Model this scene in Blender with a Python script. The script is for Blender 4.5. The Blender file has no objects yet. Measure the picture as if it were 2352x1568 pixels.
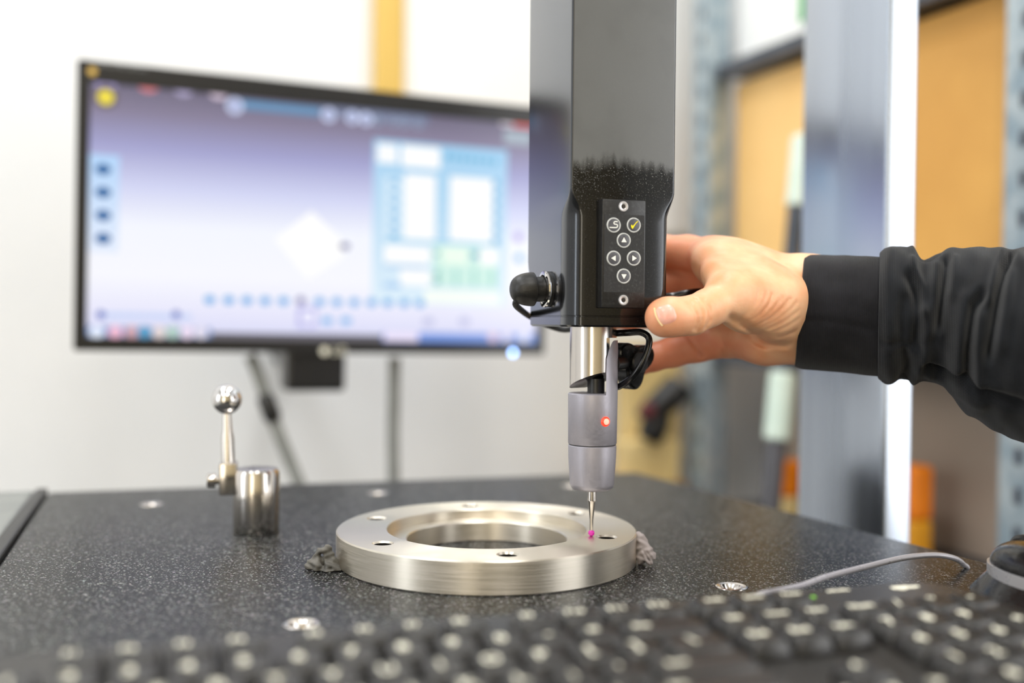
import bpy, bmesh, math, random
import numpy as np
from mathutils import Vector, Matrix

random.seed(7)
rng = np.random.default_rng(7)
SC = bpy.context.scene
COL = SC.collection
R = math.radians

# ------------------------------------------------------------------ camera
T = 0.85                       # height of the granite table top
F_PX = 2400.0                  # focal length for a 2352 px wide frame
PITCH, ROLL = R(1.07), R(0.5)
CAM = Vector((0, 0, T + 0.12))
fwd = Vector((0, math.cos(PITCH), -math.sin(PITCH)))
up0 = Vector((0, math.sin(PITCH), math.cos(PITCH)))
rt0 = Vector((1, 0, 0))
up = up0 * math.cos(ROLL) - rt0 * math.sin(ROLL)
rt = rt0 * math.cos(ROLL) + up0 * math.sin(ROLL)
cd = bpy.data.cameras.new('camera')
cam = bpy.data.objects.new('camera', cd)
COL.objects.link(cam)
m = Matrix((rt, up, -fwd)).transposed().to_4x4()
m.translation = CAM
cam.matrix_world = m
cd.sensor_width = 36.0
cd.lens = F_PX / 2352.0 * 36.0
cd.clip_start, cd.clip_end = 0.02, 50
cd.dof.use_dof = True
cd.dof.focus_distance = 0.497
cd.dof.aperture_fstop = 2.9
SC.camera = cam

# ------------------------------------------------------------------ exposure, world, lights
SC.view_settings.view_transform = 'Standard'
SC.view_settings.look = 'None'
SC.view_settings.gamma = 1.0
SC.view_settings.use_curve_mapping = False
SC.view_settings.exposure = 0.07
w = bpy.data.worlds.new('world')
SC.world = w
w.use_nodes = True
w.node_tree.nodes['Background'].inputs[0].default_value = (0.9, 0.95, 1.0, 1)
w.node_tree.nodes['Background'].inputs[1].default_value = 0.3


def area(name, loc, target, sx, sy, power, col=(1, 1, 1)):
    l = bpy.data.lights.new(name, 'AREA')
    l.shape = 'RECTANGLE'
    l.size, l.size_y, l.energy, l.color = sx, sy, power, col
    o = bpy.data.objects.new(name, l)
    COL.objects.link(o)
    o.location = loc
    d = Vector(target) - Vector(loc)
    o.rotation_euler = d.to_track_quat('-Z', 'Y').to_euler()
    return o


area('ceiling_lamp', (-0.80, 0.70, 2.55), (-0.80, 0.70, 0), 0.30, 1.2, 12.5, (0.94, 0.97, 1.0))
area('ceiling_lamp', (0.22, 0.62, 2.55), (0.22, 0.62, 0), 0.30, 1.2, 16.5, (1.0, 0.98, 0.95))
area('ceiling_lamp', (-0.80, -1.1, 2.55), (-0.80, -1.1, 0), 0.30, 1.2, 16, (0.97, 0.98, 1.0))
area('ceiling_lamp', (0.45, -1.1, 2.55), (0.45, -1.1, 0), 0.30, 1.2, 16, (1.0, 0.97, 0.92))
area('added_side_light', (-1.74, -0.5, 1.30), (0, 0.0, 1.1), 0.36, 1.3, 8, (0.88, 0.94, 1.0))  # added cool fill from the left, also streaks the steel; no window modelled
area('added_front_fill', (-0.55, -2.1, 1.15), (-0.1, 0.5, 0.95), 0.45, 1.7, 11, (1.0, 0.90, 0.74))  # added warm fill behind the camera, gives the ring its golden band
area('added_side_light', (1.27, -0.12, 1.20), (0.3, -0.50, 1.12), 1.1, 1.2, 15, (0.97, 0.98, 1.0))  # added light on the right, brightens the post front and ring side


def pt(px, py, d):
    px, py, d = float(px), float(py), float(d)
    return CAM + d * (fwd + (px - 1176) / F_PX * rt - (py - 784) / F_PX * up)


def on_plane(px, py, p0, n):
    v = fwd + (px - 1176) / F_PX * rt - (py - 784) / F_PX * up
    t = (Vector(p0) - CAM).dot(n) / v.dot(n)
    return CAM + t * v


def tb(px, py, z=0.0):
    return on_plane(px, py, (0, 0, T + z), Vector((0, 0, 1)))


# ------------------------------------------------------------------ materials
def lin(c):
    return tuple(((v / 255) / 12.92 if v / 255 <= 0.04045 else ((v / 255 + 0.055) / 1.055) ** 2.4) for v in c) + (1,)


def mat(name, col, rough=0.5, metal=0.0, spec=0.5, col2=None, nscale=60, nmix=(0.4, 0.6), bump=0.0, bscale=300,
        rvar=0.0, emit=None, estr=0.0, coat=0.0, sss=0.0, stretch=None, aniso=0.0):
    M = bpy.data.materials.new(name)
    M.use_nodes = True
    nt = M.node_tree
    b = nt.nodes['Principled BSDF']
    b.inputs['Base Color'].default_value = lin(col)
    b.inputs['Roughness'].default_value = rough
    b.inputs['Metallic'].default_value = metal
    b.inputs['Specular IOR Level'].default_value = spec
    b.inputs['Coat Weight'].default_value = coat
    b.inputs['Anisotropic'].default_value = aniso
    b.inputs['Anisotropic Rotation'].default_value = 0.25 if aniso else 0.0
    if sss:
        b.inputs['Subsurface Weight'].default_value = sss
        b.inputs['Subsurface Radius'].default_value = (1.0, 0.32, 0.16)
        b.inputs['Subsurface Scale'].default_value = 0.004
    if emit:
        b.inputs['Emission Color'].default_value = lin(emit)
        b.inputs['Emission Strength'].default_value = estr
    tc = nt.nodes.new('ShaderNodeTexCoord')
    vec = tc.outputs['Object']
    if stretch:
        mp = nt.nodes.new('ShaderNodeMapping')
        mp.inputs['Scale'].default_value = stretch
        nt.links.new(vec, mp.inputs['Vector'])
        vec = mp.outputs['Vector']
    if col2 or rvar:
        n = nt.nodes.new('ShaderNodeTexNoise')
        n.inputs['Scale'].default_value = nscale
        n.inputs['Detail'].default_value = 4
        nt.links.new(vec, n.inputs['Vector'])
        rp = nt.nodes.new('ShaderNodeMapRange')
        rp.inputs['From Min'].default_value, rp.inputs['From Max'].default_value = nmix
        nt.links.new(n.outputs['Fac'], rp.inputs['Value'])
        if col2:
            mx = nt.nodes.new('ShaderNodeMix')
            mx.data_type = 'RGBA'
            mx.inputs['A'].default_value = lin(col)
            mx.inputs['B'].default_value = lin(col2)
            nt.links.new(rp.outputs['Result'], mx.inputs['Factor'])
            nt.links.new(mx.outputs['Result'], b.inputs['Base Color'])
        if rvar:
            ma = nt.nodes.new('ShaderNodeMath')
            ma.operation = 'MULTIPLY_ADD'
            nt.links.new(rp.outputs['Result'], ma.inputs[0])
            ma.inputs[1].default_value = rvar
            ma.inputs[2].default_value = rough
            nt.links.new(ma.outputs[0], b.inputs['Roughness'])
    if bump:
        n2 = nt.nodes.new('ShaderNodeTexNoise')
        n2.inputs['Scale'].default_value = bscale
        n2.inputs['Detail'].default_value = 3
        nt.links.new(vec, n2.inputs['Vector'])
        bp = nt.nodes.new('ShaderNodeBump')
        bp.inputs['Strength'].default_value = bump
        bp.inputs['Distance'].default_value = 0.0006
        nt.links.new(n2.outputs['Fac'], bp.inputs['Height'])
        nt.links.new(bp.outputs['Normal'], b.inputs['Normal'])
    return M


MAT = {}
MAT['wall'] = mat('white_wall_paint', (238, 239, 240), 0.6, col2=(232, 234, 236), nscale=3, bump=0.1, bscale=90)
MAT['front_wall'] = mat('grey_workshop_wall', (214, 198, 160), 0.7, col2=(206, 190, 154), nscale=3)
MAT['ceiling'] = mat('ceiling_paint', (240, 240, 240), 0.8, bump=0.1)
MAT['floor'] = mat('grey_floor_paint', (92, 88, 82), 0.4, col2=(80, 77, 72), nscale=5)
MAT['yellow_trim'] = mat('yellow_paint', (220, 184, 96), 0.45, col2=(206, 170, 84), nscale=20, stretch=(1, 1, 0.1))
MAT['white_board'] = mat('white_laminate', (246, 245, 243), 0.35, col2=(240, 240, 238), nscale=2)
MAT['black_plastic'] = mat('black_plastic', (18, 18, 19), 0.35, bump=0.05, bscale=900)
MAT['black_gloss'] = mat('black_gloss_plastic', (10, 10, 11), 0.18, rvar=0.12, nscale=200)
MAT['black_rubber'] = mat('black_rubber', (24, 23, 22), 0.42, col2=(32, 31, 29), nscale=300, bump=0.15, bscale=700)
MAT['grey_cable'] = mat('grey_cable_sheath', (142, 144, 140), 0.5, col2=(132, 134, 130), nscale=40)
MAT['steel'] = mat('polished_steel', (206, 200, 194), 0.14, 1.0, rvar=0.08, nscale=300, stretch=(1, 1, 0.08))
MAT['chrome'] = mat('chrome', (215, 212, 210), 0.05, 1.0, rvar=0.03, nscale=100)
MAT['satin'] = mat('satin_grey_metal', (172, 169, 178), 0.38, 0.6, rvar=0.1, nscale=900, bump=0.06, bscale=2500)
MAT['darksteel'] = mat('dark_steel', (70, 66, 62), 0.35, 1.0, rvar=0.1, nscale=200)
MAT['ring'] = mat('turned_stainless_steel', (218, 211, 196), 0.36, 1.0, aniso=0.85, col2=(224, 216, 203), nscale=300, rvar=0.08,
                  stretch=(0.12, 0.12, 6), bump=0.03, bscale=500)
MAT['ring_top'] = MAT['ring']
MAT['post'] = mat('satin_aluminium', (178, 186, 198), 0.2, 0.95, col2=(170, 178, 190), nscale=30, rvar=0.08, stretch=(1, 1, 0.05))
MAT['galv'] = mat('galvanised_steel', (178, 190, 196), 0.42, 0.5, col2=(146, 164, 176), nscale=40, rvar=0.15)
MAT['shelf'] = mat('dark_grey_shelf_steel', (78, 84, 94), 0.4, 0.4, col2=(70, 76, 86), nscale=30)
MAT['pale_yellow'] = mat('pale_yellow_card', (255, 210, 138), 0.6, col2=(252, 205, 132), nscale=8)
MAT['ochre'] = mat('ochre_card', (228, 172, 88), 0.6, col2=(216, 160, 80), nscale=6)
MAT['white_card'] = mat('white_card', (244, 246, 244), 0.55, col2=(238, 240, 240), nscale=12)
MAT['green'] = mat('green_print', (20, 150, 60), 0.5, col2=(30, 160, 70), nscale=40)
MAT['taupe'] = mat('taupe_panel', (172, 156, 140), 0.6, col2=(160, 147, 132), nscale=6)
MAT['orange'] = mat('orange_plastic', (248, 136, 4), 0.4, col2=(240, 128, 8), nscale=20)
MAT['amber'] = mat('amber_plastic', (236, 164, 24), 0.4, col2=(228, 156, 28), nscale=20)
MAT['cream'] = mat('cream_card', (238, 212, 150), 0.6, col2=(226, 198, 134), nscale=14)
MAT['oak'] = mat('honey_wood', (160, 118, 62), 0.5, col2=(140, 100, 52), nscale=20, stretch=(1, 12, 1))
MAT['pole_grey'] = mat('grey_tube', (92, 92, 98), 0.4, 0.3, col2=(84, 84, 90), nscale=30)
MAT['mint'] = mat('mint_white_plastic', (222, 238, 226), 0.45, col2=(214, 232, 220), nscale=30)
MAT['darkred'] = mat('dark_red_plastic', (96, 30, 40), 0.4, rvar=0.1)
MAT['putty'] = mat('grey_putty', (98, 95, 88), 0.7, col2=(78, 76, 71), nscale=120, bump=0.4, bscale=350)
MAT['putty_light'] = mat('pale_grey_putty', (160, 150, 148), 0.65, col2=(144, 136, 134), nscale=120, bump=0.4, bscale=350)
MAT['rail'] = mat('grey_rail', (128, 131, 128), 0.45, 0.3, col2=(140, 142, 138), nscale=20)
MAT['stand'] = mat('grey_machine_paint', (120, 122, 122), 0.5, col2=(112, 114, 114), nscale=10)
MAT['cable_silver'] = mat('silver_grey_cable', (190, 188, 194), 0.26, 0.4, rvar=0.03, nscale=30)
MAT['kb'] = mat('keyboard_black', (34, 32, 29), 0.42, col2=(40, 37, 33), nscale=60, bump=0.05, bscale=900)
MAT['key'] = mat('keycap_black', (30, 29, 28), 0.34, col2=(36, 34, 32), nscale=200, bump=0.12, bscale=1500)
MAT['legend'] = mat('pale_legend_print', (250, 247, 228), 0.5, col2=(244, 240, 220), nscale=300)
MAT['legend_green'] = mat('green_indicator', (120, 190, 60), 0.5, emit=(120, 200, 60), estr=0.3)
MAT['silver_trim'] = mat('silver_plastic', (206, 204, 206), 0.25, 0.5, rvar=0.08, nscale=90)
MAT['pad'] = mat('keypad_black', (20, 20, 21), 0.4, col2=(44, 44, 45), nscale=700, nmix=(0.5, 0.75), bump=0.12, bscale=1800)
MAT['pad_label'] = mat('keypad_label', (23, 23, 24), 0.42, col2=(56, 56, 56), nscale=900, nmix=(0.55, 0.75), bump=0.1, bscale=1800)
MAT['btn'] = mat('button_grey', (84, 84, 90), 0.4, col2=(72, 72, 78), nscale=300)
MAT['btn_rim'] = mat('button_rim_white', (206, 208, 206), 0.4, col2=(190, 192, 190), nscale=400)
MAT['sym_dark'] = mat('symbol_outline', (26, 26, 28), 0.5, rvar=0.1)
MAT['sym_white'] = mat('symbol_white', (236, 236, 230), 0.5, rvar=0.1)
MAT['sym_yellow'] = mat('symbol_yellow', (250, 226, 0), 0.5, rvar=0.1)
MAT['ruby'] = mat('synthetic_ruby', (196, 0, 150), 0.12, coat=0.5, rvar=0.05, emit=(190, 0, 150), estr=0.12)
MAT['led_red'] = mat('red_indicator', (255, 60, 40), 0.25, emit=(255, 50, 30), estr=1.6)
MAT['led_core'] = mat('red_indicator_glow', (255, 150, 130), 0.25, emit=(255, 160, 140), estr=1.2)
MAT['led_blue'] = mat('blue_white_indicator', (150, 190, 255), 0.3, emit=(150, 190, 255), estr=9.0)
MAT['nail'] = mat('fingernail', (238, 172, 152), 0.22, sss=0.3, col2=(240, 184, 166), nscale=200)
MAT['nail_edge'] = mat('fingernail_free_edge', (246, 214, 160), 0.35, sss=0.2, rvar=0.1)
MAT['zipline'] = mat('dark_seam_thread', (8, 9, 11), 0.8, rvar=0.1)


def granite():
    M = mat('dark_granite', (52, 53, 51), 0.3, spec=0.14)
    nt = M.node_tree
    b = nt.nodes['Principled BSDF']
    tc = nt.nodes.new('ShaderNodeTexCoord')
    v1 = nt.nodes.new('ShaderNodeTexVoronoi')
    v1.inputs['Scale'].default_value = 900
    v2 = nt.nodes.new('ShaderNodeTexNoise')
    v2.inputs['Scale'].default_value = 1050
    v2.inputs['Detail'].default_value = 5
    v3 = nt.nodes.new('ShaderNodeTexNoise')
    v3.inputs['Scale'].default_value = 9
    for v in (v1, v2, v3):
        nt.links.new(tc.outputs['Object'], v.inputs['Vector'])
    cr = nt.nodes.new('ShaderNodeValToRGB')
    e = cr.color_ramp.elements
    e[0].position, e[0].color = 0.42, lin((12, 14, 13))
    e[1].position, e[1].color = 0.57, lin((27, 31, 29))
    x = e.new(0.67)
    x.color = lin((142, 143, 136))
    nt.links.new(v2.outputs['Fac'], cr.inputs['Fac'])
    mx = nt.nodes.new('ShaderNodeMix')
    mx.data_type = 'RGBA'
    mx.blend_type = 'OVERLAY'
    mx.inputs['Factor'].default_value = 0.5
    nt.links.new(cr.outputs['Color'], mx.inputs['A'])
    nt.links.new(v1.outputs['Color'], mx.inputs['B'])
    hs = nt.nodes.new('ShaderNodeHueSaturation')
    hs.inputs['Saturation'].default_value = 0.25
    nt.links.new(mx.outputs['Result'], hs.inputs['Color'])
    nt.links.new(hs.outputs['Color'], b.inputs['Base Color'])
    mr = nt.nodes.new('ShaderNodeMapRange')
    mr.inputs['To Min'].default_value, mr.inputs['To Max'].default_value = 0.22, 0.45
    nt.links.new(v2.outputs['Fac'], mr.inputs['Value'])
    nt.links.new(mr.outputs['Result'], b.inputs['Roughness'])
    bp = nt.nodes.new('ShaderNodeBump')
    bp.inputs['Strength'].default_value = 0.12
    bp.inputs['Distance'].default_value = 0.0003
    nt.links.new(v2.outputs['Fac'], bp.inputs['Height'])
    nt.links.new(bp.outputs['Normal'], b.inputs['Normal'])
    return M


MAT['granite'] = granite()


def arm_material():
    """black anodised arm: hazy fingerprinted film above, wiped glossy below with dust and drip marks at the border"""
    M = mat('black_anodised_arm', (20, 21, 23), 0.2)
    nt = M.node_tree
    b = nt.nodes['Principled BSDF']
    tc = nt.nodes.new('ShaderNodeTexCoord')
    sx = nt.nodes.new('ShaderNodeSeparateXYZ')
    nt.links.new(tc.outputs['Object'], sx.inputs[0])
    mp = nt.nodes.new('ShaderNodeMapping')
    mp.inputs['Scale'].default_value = (1, 1, 0.12)
    nt.links.new(tc.outputs['Object'], mp.inputs['Vector'])
    st = nt.nodes.new('ShaderNodeTexNoise')
    st.inputs['Scale'].default_value = 260
    st.inputs['Detail'].default_value = 3
    nt.links.new(mp.outputs['Vector'], st.inputs['Vector'])
    big = nt.nodes.new('ShaderNodeTexNoise')
    big.inputs['Scale'].default_value = 30
    big.inputs['Detail'].default_value = 4
    nt.links.new(tc.outputs['Object'], big.inputs['Vector'])

    def math_(op, a, c=None, d=None):
        n = nt.nodes.new('ShaderNodeMath')
        n.operation = op
        for i, v in enumerate((a, c, d)):
            if v is None:
                continue
            if isinstance(v, (int, float)):
                n.inputs[i].default_value = v
            else:
                nt.links.new(v, n.inputs[i])
        return n.outputs[0]
    # film mask: local z is measured from the arm's lower end
    zz = math_('MULTIPLY_ADD', st.outputs['Fac'], 0.010, math_('MULTIPLY_ADD', big.outputs['Fac'], 0.012, sx.outputs['Z']))
    mr = nt.nodes.new('ShaderNodeMapRange')
    mr.interpolation_type = 'SMOOTHSTEP'
    mr.inputs['From Min'].default_value, mr.inputs['From Max'].default_value = 0.0825, 0.0905
    nt.links.new(zz, mr.inputs['Value'])
    ge = nt.nodes.new('ShaderNodeNewGeometry')
    dt = nt.nodes.new('ShaderNodeVectorMath')
    dt.operation = 'DOT_PRODUCT'
    nt.links.new(ge.outputs['Normal'], dt.inputs[0])
    dt.inputs[1].default_value = (0.286, -0.958, 0)
    fr = nt.nodes.new('ShaderNodeMapRange')
    fr.inputs['From Min'].default_value, fr.inputs['From Max'].default_value = 0.9, 0.99
    nt.links.new(dt.outputs['Value'], fr.inputs['Value'])
    front = fr.outputs['Result']
    film = math_('MULTIPLY', mr.outputs['Result'], front)
    haze = math_('MULTIPLY', film, math_('MULTIPLY_ADD', big.outputs['Fac'], 0.8, 0.6))
    mx = nt.nodes.new('ShaderNodeMix')
    mx.data_type = 'RGBA'
    mx.inputs['A'].default_value = lin((7, 7, 10))
    mx.inputs['B'].default_value = lin((96, 97, 96))
    nt.links.new(haze, mx.inputs['Factor'])
    # fine dust specks
    dn = nt.nodes.new('ShaderNodeTexNoise')
    dn.inputs['Scale'].default_value = 2200
    nt.links.new(tc.outputs['Object'], dn.inputs['Vector'])
    dm = nt.nodes.new('ShaderNodeMapRange')
    dm.inputs['From Min'].default_value, dm.inputs['From Max'].default_value = 0.70, 0.74
    nt.links.new(math_('MULTIPLY_ADD', big.outputs['Fac'], 0.12, dn.outputs['Fac']), dm.inputs['Value'])
    mx2 = nt.nodes.new('ShaderNodeMix')
    mx2.data_type = 'RGBA'
    mx2.inputs['B'].default_value = lin((150, 152, 150))
    bl = nt.nodes.new('ShaderNodeMapRange')
    bl.inputs['From Min'].default_value, bl.inputs['From Max'].default_value = 0.052, 0.074
    nt.links.new(sx.outputs['Z'], bl.inputs['Value'])
    dust = math_('MULTIPLY', math_('MULTIPLY', bl.outputs['Result'], math_('SUBTRACT', 1.0, mr.outputs['Result'])), front)
    nt.links.new(math_('MULTIPLY', dm.outputs['Result'], math_('MULTIPLY_ADD', dust, 0.75, 0.06)), mx2.inputs['Factor'])
    nt.links.new(mx.outputs['Result'], mx2.inputs['A'])
    nt.links.new(mx2.outputs['Result'], b.inputs['Base Color'])
    nt.links.new(math_('ADD', math_('MULTIPLY_ADD', haze, 0.25, 0.09), math_('MULTIPLY', math_('SUBTRACT', 1.0, front), 0.06)), b.inputs['Roughness'])
    sd = nt.nodes.new('ShaderNodeMapRange')
    sd.inputs['From Min'].default_value, sd.inputs['From Max'].default_value = 0.03, 0.3
    nt.links.new(dt.outputs['Value'], sd.inputs['Value'])
    nt.links.new(math_('MULTIPLY_ADD', sd.outputs['Result'], -1.4, 2.95), b.inputs['IOR'])
    b.inputs['Specular IOR Level'].default_value = 0.5
    b.inputs['Specular Tint'].default_value = (0.92, 0.95, 1, 1)
    return M


MAT['arm'] = arm_material()


def skin():
    M = mat('skin', (226, 168, 132), 0.45, sss=0.25, bump=0.12, bscale=900)
    nt = M.node_tree
    b = nt.nodes['Principled BSDF']
    tc = nt.nodes.new('ShaderNodeTexCoord')
    n = nt.nodes.new('ShaderNodeTexNoise')
    n.inputs['Scale'].default_value = 45
    n.inputs['Detail'].default_value = 4
    nt.links.new(tc.outputs['Object'], n.inputs['Vector'])
    cr = nt.nodes.new('ShaderNodeValToRGB')
    e = cr.color_ramp.elements
    e[0].position, e[0].color = 0.35, lin((226, 158, 114))
    e[1].position, e[1].color = 0.62, lin((242, 190, 148))
    nt.links.new(n.outputs['Fac'], cr.inputs['Fac'])
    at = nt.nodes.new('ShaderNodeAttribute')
    at.attribute_name = 'flush_and_shade'  # skin redness, plus warm shade painted in the finger gap and lower palm
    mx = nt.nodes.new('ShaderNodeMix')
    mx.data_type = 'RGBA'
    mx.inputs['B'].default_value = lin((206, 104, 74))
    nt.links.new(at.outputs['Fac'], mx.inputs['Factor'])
    nt.links.new(cr.outputs['Color'], mx.inputs['A'])
    nt.links.new(mx.outputs['Result'], b.inputs['Base Color'])
    return M


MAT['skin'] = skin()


def knit(name, col, col2, su, sv):
    M = mat(name, col, 0.9, spec=0.15)
    nt = M.node_tree
    b = nt.nodes['Principled BSDF']
    b.inputs['Sheen Weight'].default_value = 0.14
    b.inputs['Sheen Roughness'].default_value = 0.5
    uv = nt.nodes.new('ShaderNodeUVMap')
    sp = nt.nodes.new('ShaderNodeSeparateXYZ')
    nt.links.new(uv.outputs[0], sp.inputs[0])

    def math_(op, a, c=None):
        n = nt.nodes.new('ShaderNodeMath')
        n.operation = op
        for i, v in enumerate((a, c)):
            if v is None:
                continue
            if isinstance(v, (int, float)):
                n.inputs[i].default_value = v
            else:
                nt.links.new(v, n.inputs[i])
        return n.outputs[0]
    u = math_('MULTIPLY', sp.outputs['X'], su)
    v = math_('MULTIPLY', sp.outputs['Y'], sv)
    tri = math_('ABSOLUTE', math_('SINE', math_('MULTIPLY', v, 0.5)))
    h = math_('MULTIPLY', math_('SINE', math_('ADD', u, math_('MULTIPLY', tri, 2.4))), math_('POWER', tri, 0.6))
    bp = nt.nodes.new('ShaderNodeBump')
    bp.inputs['Strength'].default_value = 0.5
    bp.inputs['Distance'].default_value = 0.0002
    nt.links.new(h, bp.inputs['Height'])
    nt.links.new(bp.outputs['Normal'], b.inputs['Normal'])
    tc = nt.nodes.new('ShaderNodeTexCoord')
    n = nt.nodes.new('ShaderNodeTexNoise')
    n.inputs['Scale'].default_value = 90
    n.inputs['Detail'].default_value = 5
    nt.links.new(tc.outputs['Object'], n.inputs['Vector'])
    mx = nt.nodes.new('ShaderNodeMix')
    mx.data_type = 'RGBA'
    mx.inputs['A'].default_value = lin(col)
    mx.inputs['B'].default_value = lin(col2)
    nt.links.new(math_('MULTIPLY', math_('ADD', n.outputs['Fac'], math_('MULTIPLY', h, 0.25)), 0.9), mx.inputs['Factor'])
    nt.links.new(mx.outputs['Result'], b.inputs['Base Color'])
    return M


MAT['sleeve'] = knit('black_sweatshirt_knit', (9, 10, 12), (38, 41, 46), 7600, 8400)
MAT['cuff'] = knit('black_rib_knit', (10, 10, 11), (40, 40, 45), 7000, 8000)


def screen_material():
    M = bpy.data.materials.new('lit_screen')
    M.use_nodes = True
    nt = M.node_tree
    b = nt.nodes['Principled BSDF']
    b.inputs['Base Color'].default_value = (0.01, 0.01, 0.01, 1)
    b.inputs['Roughness'].default_value = 0.35
    at = nt.nodes.new('ShaderNodeAttribute')
    at.attribute_name = 'picture'
    nt.links.new(at.outputs['Color'], b.inputs['Emission Color'])
    b.inputs['Emission Strength'].default_value = 0.93
    return M


MAT['screen'] = screen_material()

# ------------------------------------------------------------------ object helpers
ORG = {}


def tag(o, label=None, cat=None, group=None, kind=None):
    if label:
        o['label'] = label
    if cat:
        o['category'] = cat
    if group:
        o['group'] = group
    if kind:
        o['kind'] = kind
    return o


def thing(name, label, cat, loc, group=None):
    o = bpy.data.objects.new(name, None)
    o.empty_display_size = 0.02
    COL.objects.link(o)
    o.location = loc
    ORG[o.name] = Vector(loc)
    return tag(o, label, cat, group)


def put(name, me, material, parent=None, origin=None):
    """link mesh me (vertices in world space) as one object"""
    if parent is not None:
        org = ORG[parent.name]
    else:
        if origin is None:
            co = np.zeros(len(me.vertices) * 3)
            me.vertices.foreach_get('co', co)
            co = co.reshape(-1, 3)
            mn, mxx = co.min(0), co.max(0)
            origin = ((mn[0] + mxx[0]) / 2, (mn[1] + mxx[1]) / 2, mn[2])
        org = Vector(origin)
    me.transform(Matrix.Translation(-org))
    o = bpy.data.objects.new(name, me)
    if material is not None:
        me.materials.append(MAT[material] if isinstance(material, str) else material)
    COL.objects.link(o)
    if parent is not None:
        o.parent = parent
    else:
        o.location = org
    ORG[o.name] = org
    return o


def from_bm(name, bm, material, parent=None, smooth=True, angle=38, origin=None):
    bmesh.ops.recalc_face_normals(bm, faces=bm.faces)
    me = bpy.data.meshes.new(name)
    bm.to_mesh(me)
    bm.free()
    shade(me, smooth, angle)
    return put(name, me, material, parent, origin)


def shade(me, smooth=True, angle=38):
    if smooth:
        me.shade_smooth()
        if angle < 180:
            me.set_sharp_from_angle(angle=R(angle))
    else:
        me.shade_flat()


def struct(name, bm, material, smooth=False):
    o = from_bm(name, bm, material, None, smooth)
    o['kind'] = 'structure'
    return o


def frame(ex, ey, ez, o):
    mm = Matrix((ex, ey, ez)).transposed().to_4x4()
    mm.translation = o
    return mm


Z = Vector((0, 0, 1))


def add_box(bm, mtx, x0, x1, y0, y1, z0, z1, bevel=0.0, seg=2):
    vs = [bm.verts.new(mtx @ Vector(p)) for p in
          ((x0, y0, z0), (x1, y0, z0), (x1, y1, z0), (x0, y1, z0), (x0, y0, z1), (x1, y0, z1), (x1, y1, z1), (x0, y1, z1))]
    fs = [bm.faces.new([vs[i] for i in f]) for f in
          ((3, 2, 1, 0), (4, 5, 6, 7), (0, 1, 5, 4), (1, 2, 6, 5), (2, 3, 7, 6), (3, 0, 4, 7))]
    if bevel:
        es = list({e for f in fs for e in f.edges})
        bmesh.ops.bevel(bm, geom=es, offset=bevel, segments=seg, affect='EDGES', profile=0.5)
    return bm


def box(mtx, x0, x1, y0, y1, z0, z1, bevel=0.0, seg=2):
    return add_box(bmesh.new(), mtx, x0, x1, y0, y1, z0, z1, bevel, seg)


I4 = Matrix.Identity(4)


def add_lathe(bm, prof, mtx, seg=48, closed=False):
    rings = []
    for r, z in prof:
        if r < 1e-7:
            rings.append([bm.verts.new(mtx @ Vector((0, 0, z)))])
        else:
            rings.append([bm.verts.new(mtx @ Vector((r * math.cos(2 * math.pi * i / seg), r * math.sin(2 * math.pi * i / seg), z)))
                          for i in range(seg)])
    pairs = list(zip(rings[:-1], rings[1:]))
    if closed:
        pairs.append((rings[-1], rings[0]))
    for a, b in pairs:
        for i in range(seg):
            j = (i + 1) % seg
            if len(a) == 1 and len(b) == 1:
                continue
            if len(a) == 1:
                bm.faces.new((a[0], b[i], b[j]))
            elif len(b) == 1:
                bm.faces.new((a[i], a[j], b[0]))
            else:
                bm.faces.new((a[i], a[j], b[j], b[i]))
    return bm


def lathe(prof, mtx=I4, seg=48, closed=False):
    return add_lathe(bmesh.new(), prof, mtx, seg, closed)


def axis_frame(origin, axis, hint=Z):
    ez = Vector(axis).normalized()
    ex = Vector(hint).cross(ez)
    if ex.length < 1e-4:
        ex = Vector((1, 0, 0)).cross(ez)
    ex.normalize()
    return frame(ex, ez.cross(ex), ez, Vector(origin))


def spline(pts, n):
    P = [Vector(p) for p in pts]
    P = [P[0] * 2 - P[1]] + P + [P[-1] * 2 - P[-2]]
    out = []
    for i in range(1, len(P) - 2):
        for k in range(n):
            t = k / n
            a, b, c, d = P[i - 1:i + 3]
            out.append(0.5 * ((2 * b) + (c - a) * t + (2 * a - 5 * b + 4 * c - d) * t * t + (3 * b - a - 3 * c + d) * t ** 3))
    out.append(P[-2].copy())
    return out


def add_tube(bm, pts, r, seg=12, cap=True):
    n = len(pts)
    rad = r if hasattr(r, '__len__') else [r] * n
    nrm = None
    rings = []
    for i, p in enumerate(pts):
        t = (pts[min(i + 1, n - 1)] - pts[max(i - 1, 0)]).normalized()
        if nrm is None:
            nrm = t.orthogonal().normalized()
        nrm = (nrm - t * nrm.dot(t)).normalized()
        bn = t.cross(nrm)
        rings.append([bm.verts.new(p + rad[i] * (math.cos(2 * math.pi * k / seg) * nrm + math.sin(2 * math.pi * k / seg) * bn))
                      for k in range(seg)])
    for a, b in zip(rings[:-1], rings[1:]):
        for i in range(seg):
            j = (i + 1) % seg
            bm.faces.new((a[i], a[j], b[j], b[i]))
    if cap:
        bm.faces.new(rings[0][::-1])
        bm.faces.new(rings[-1])
    return bm


def tube(pts, r, seg=12, cap=True):
    return add_tube(bmesh.new(), pts, r, seg, cap)


def add_prism(bm, poly, mtx, z0, z1):
    a = [bm.verts.new(mtx @ Vector((x, y, z0))) for x, y in poly]
    b = [bm.verts.new(mtx @ Vector((x, y, z1))) for x, y in poly]
    n = len(poly)
    bm.faces.new(a[::-1])
    bm.faces.new(b)
    for i in range(n):
        j = (i + 1) % n
        bm.faces.new((a[i], a[j], b[j], b[i]))
    return bm


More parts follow.
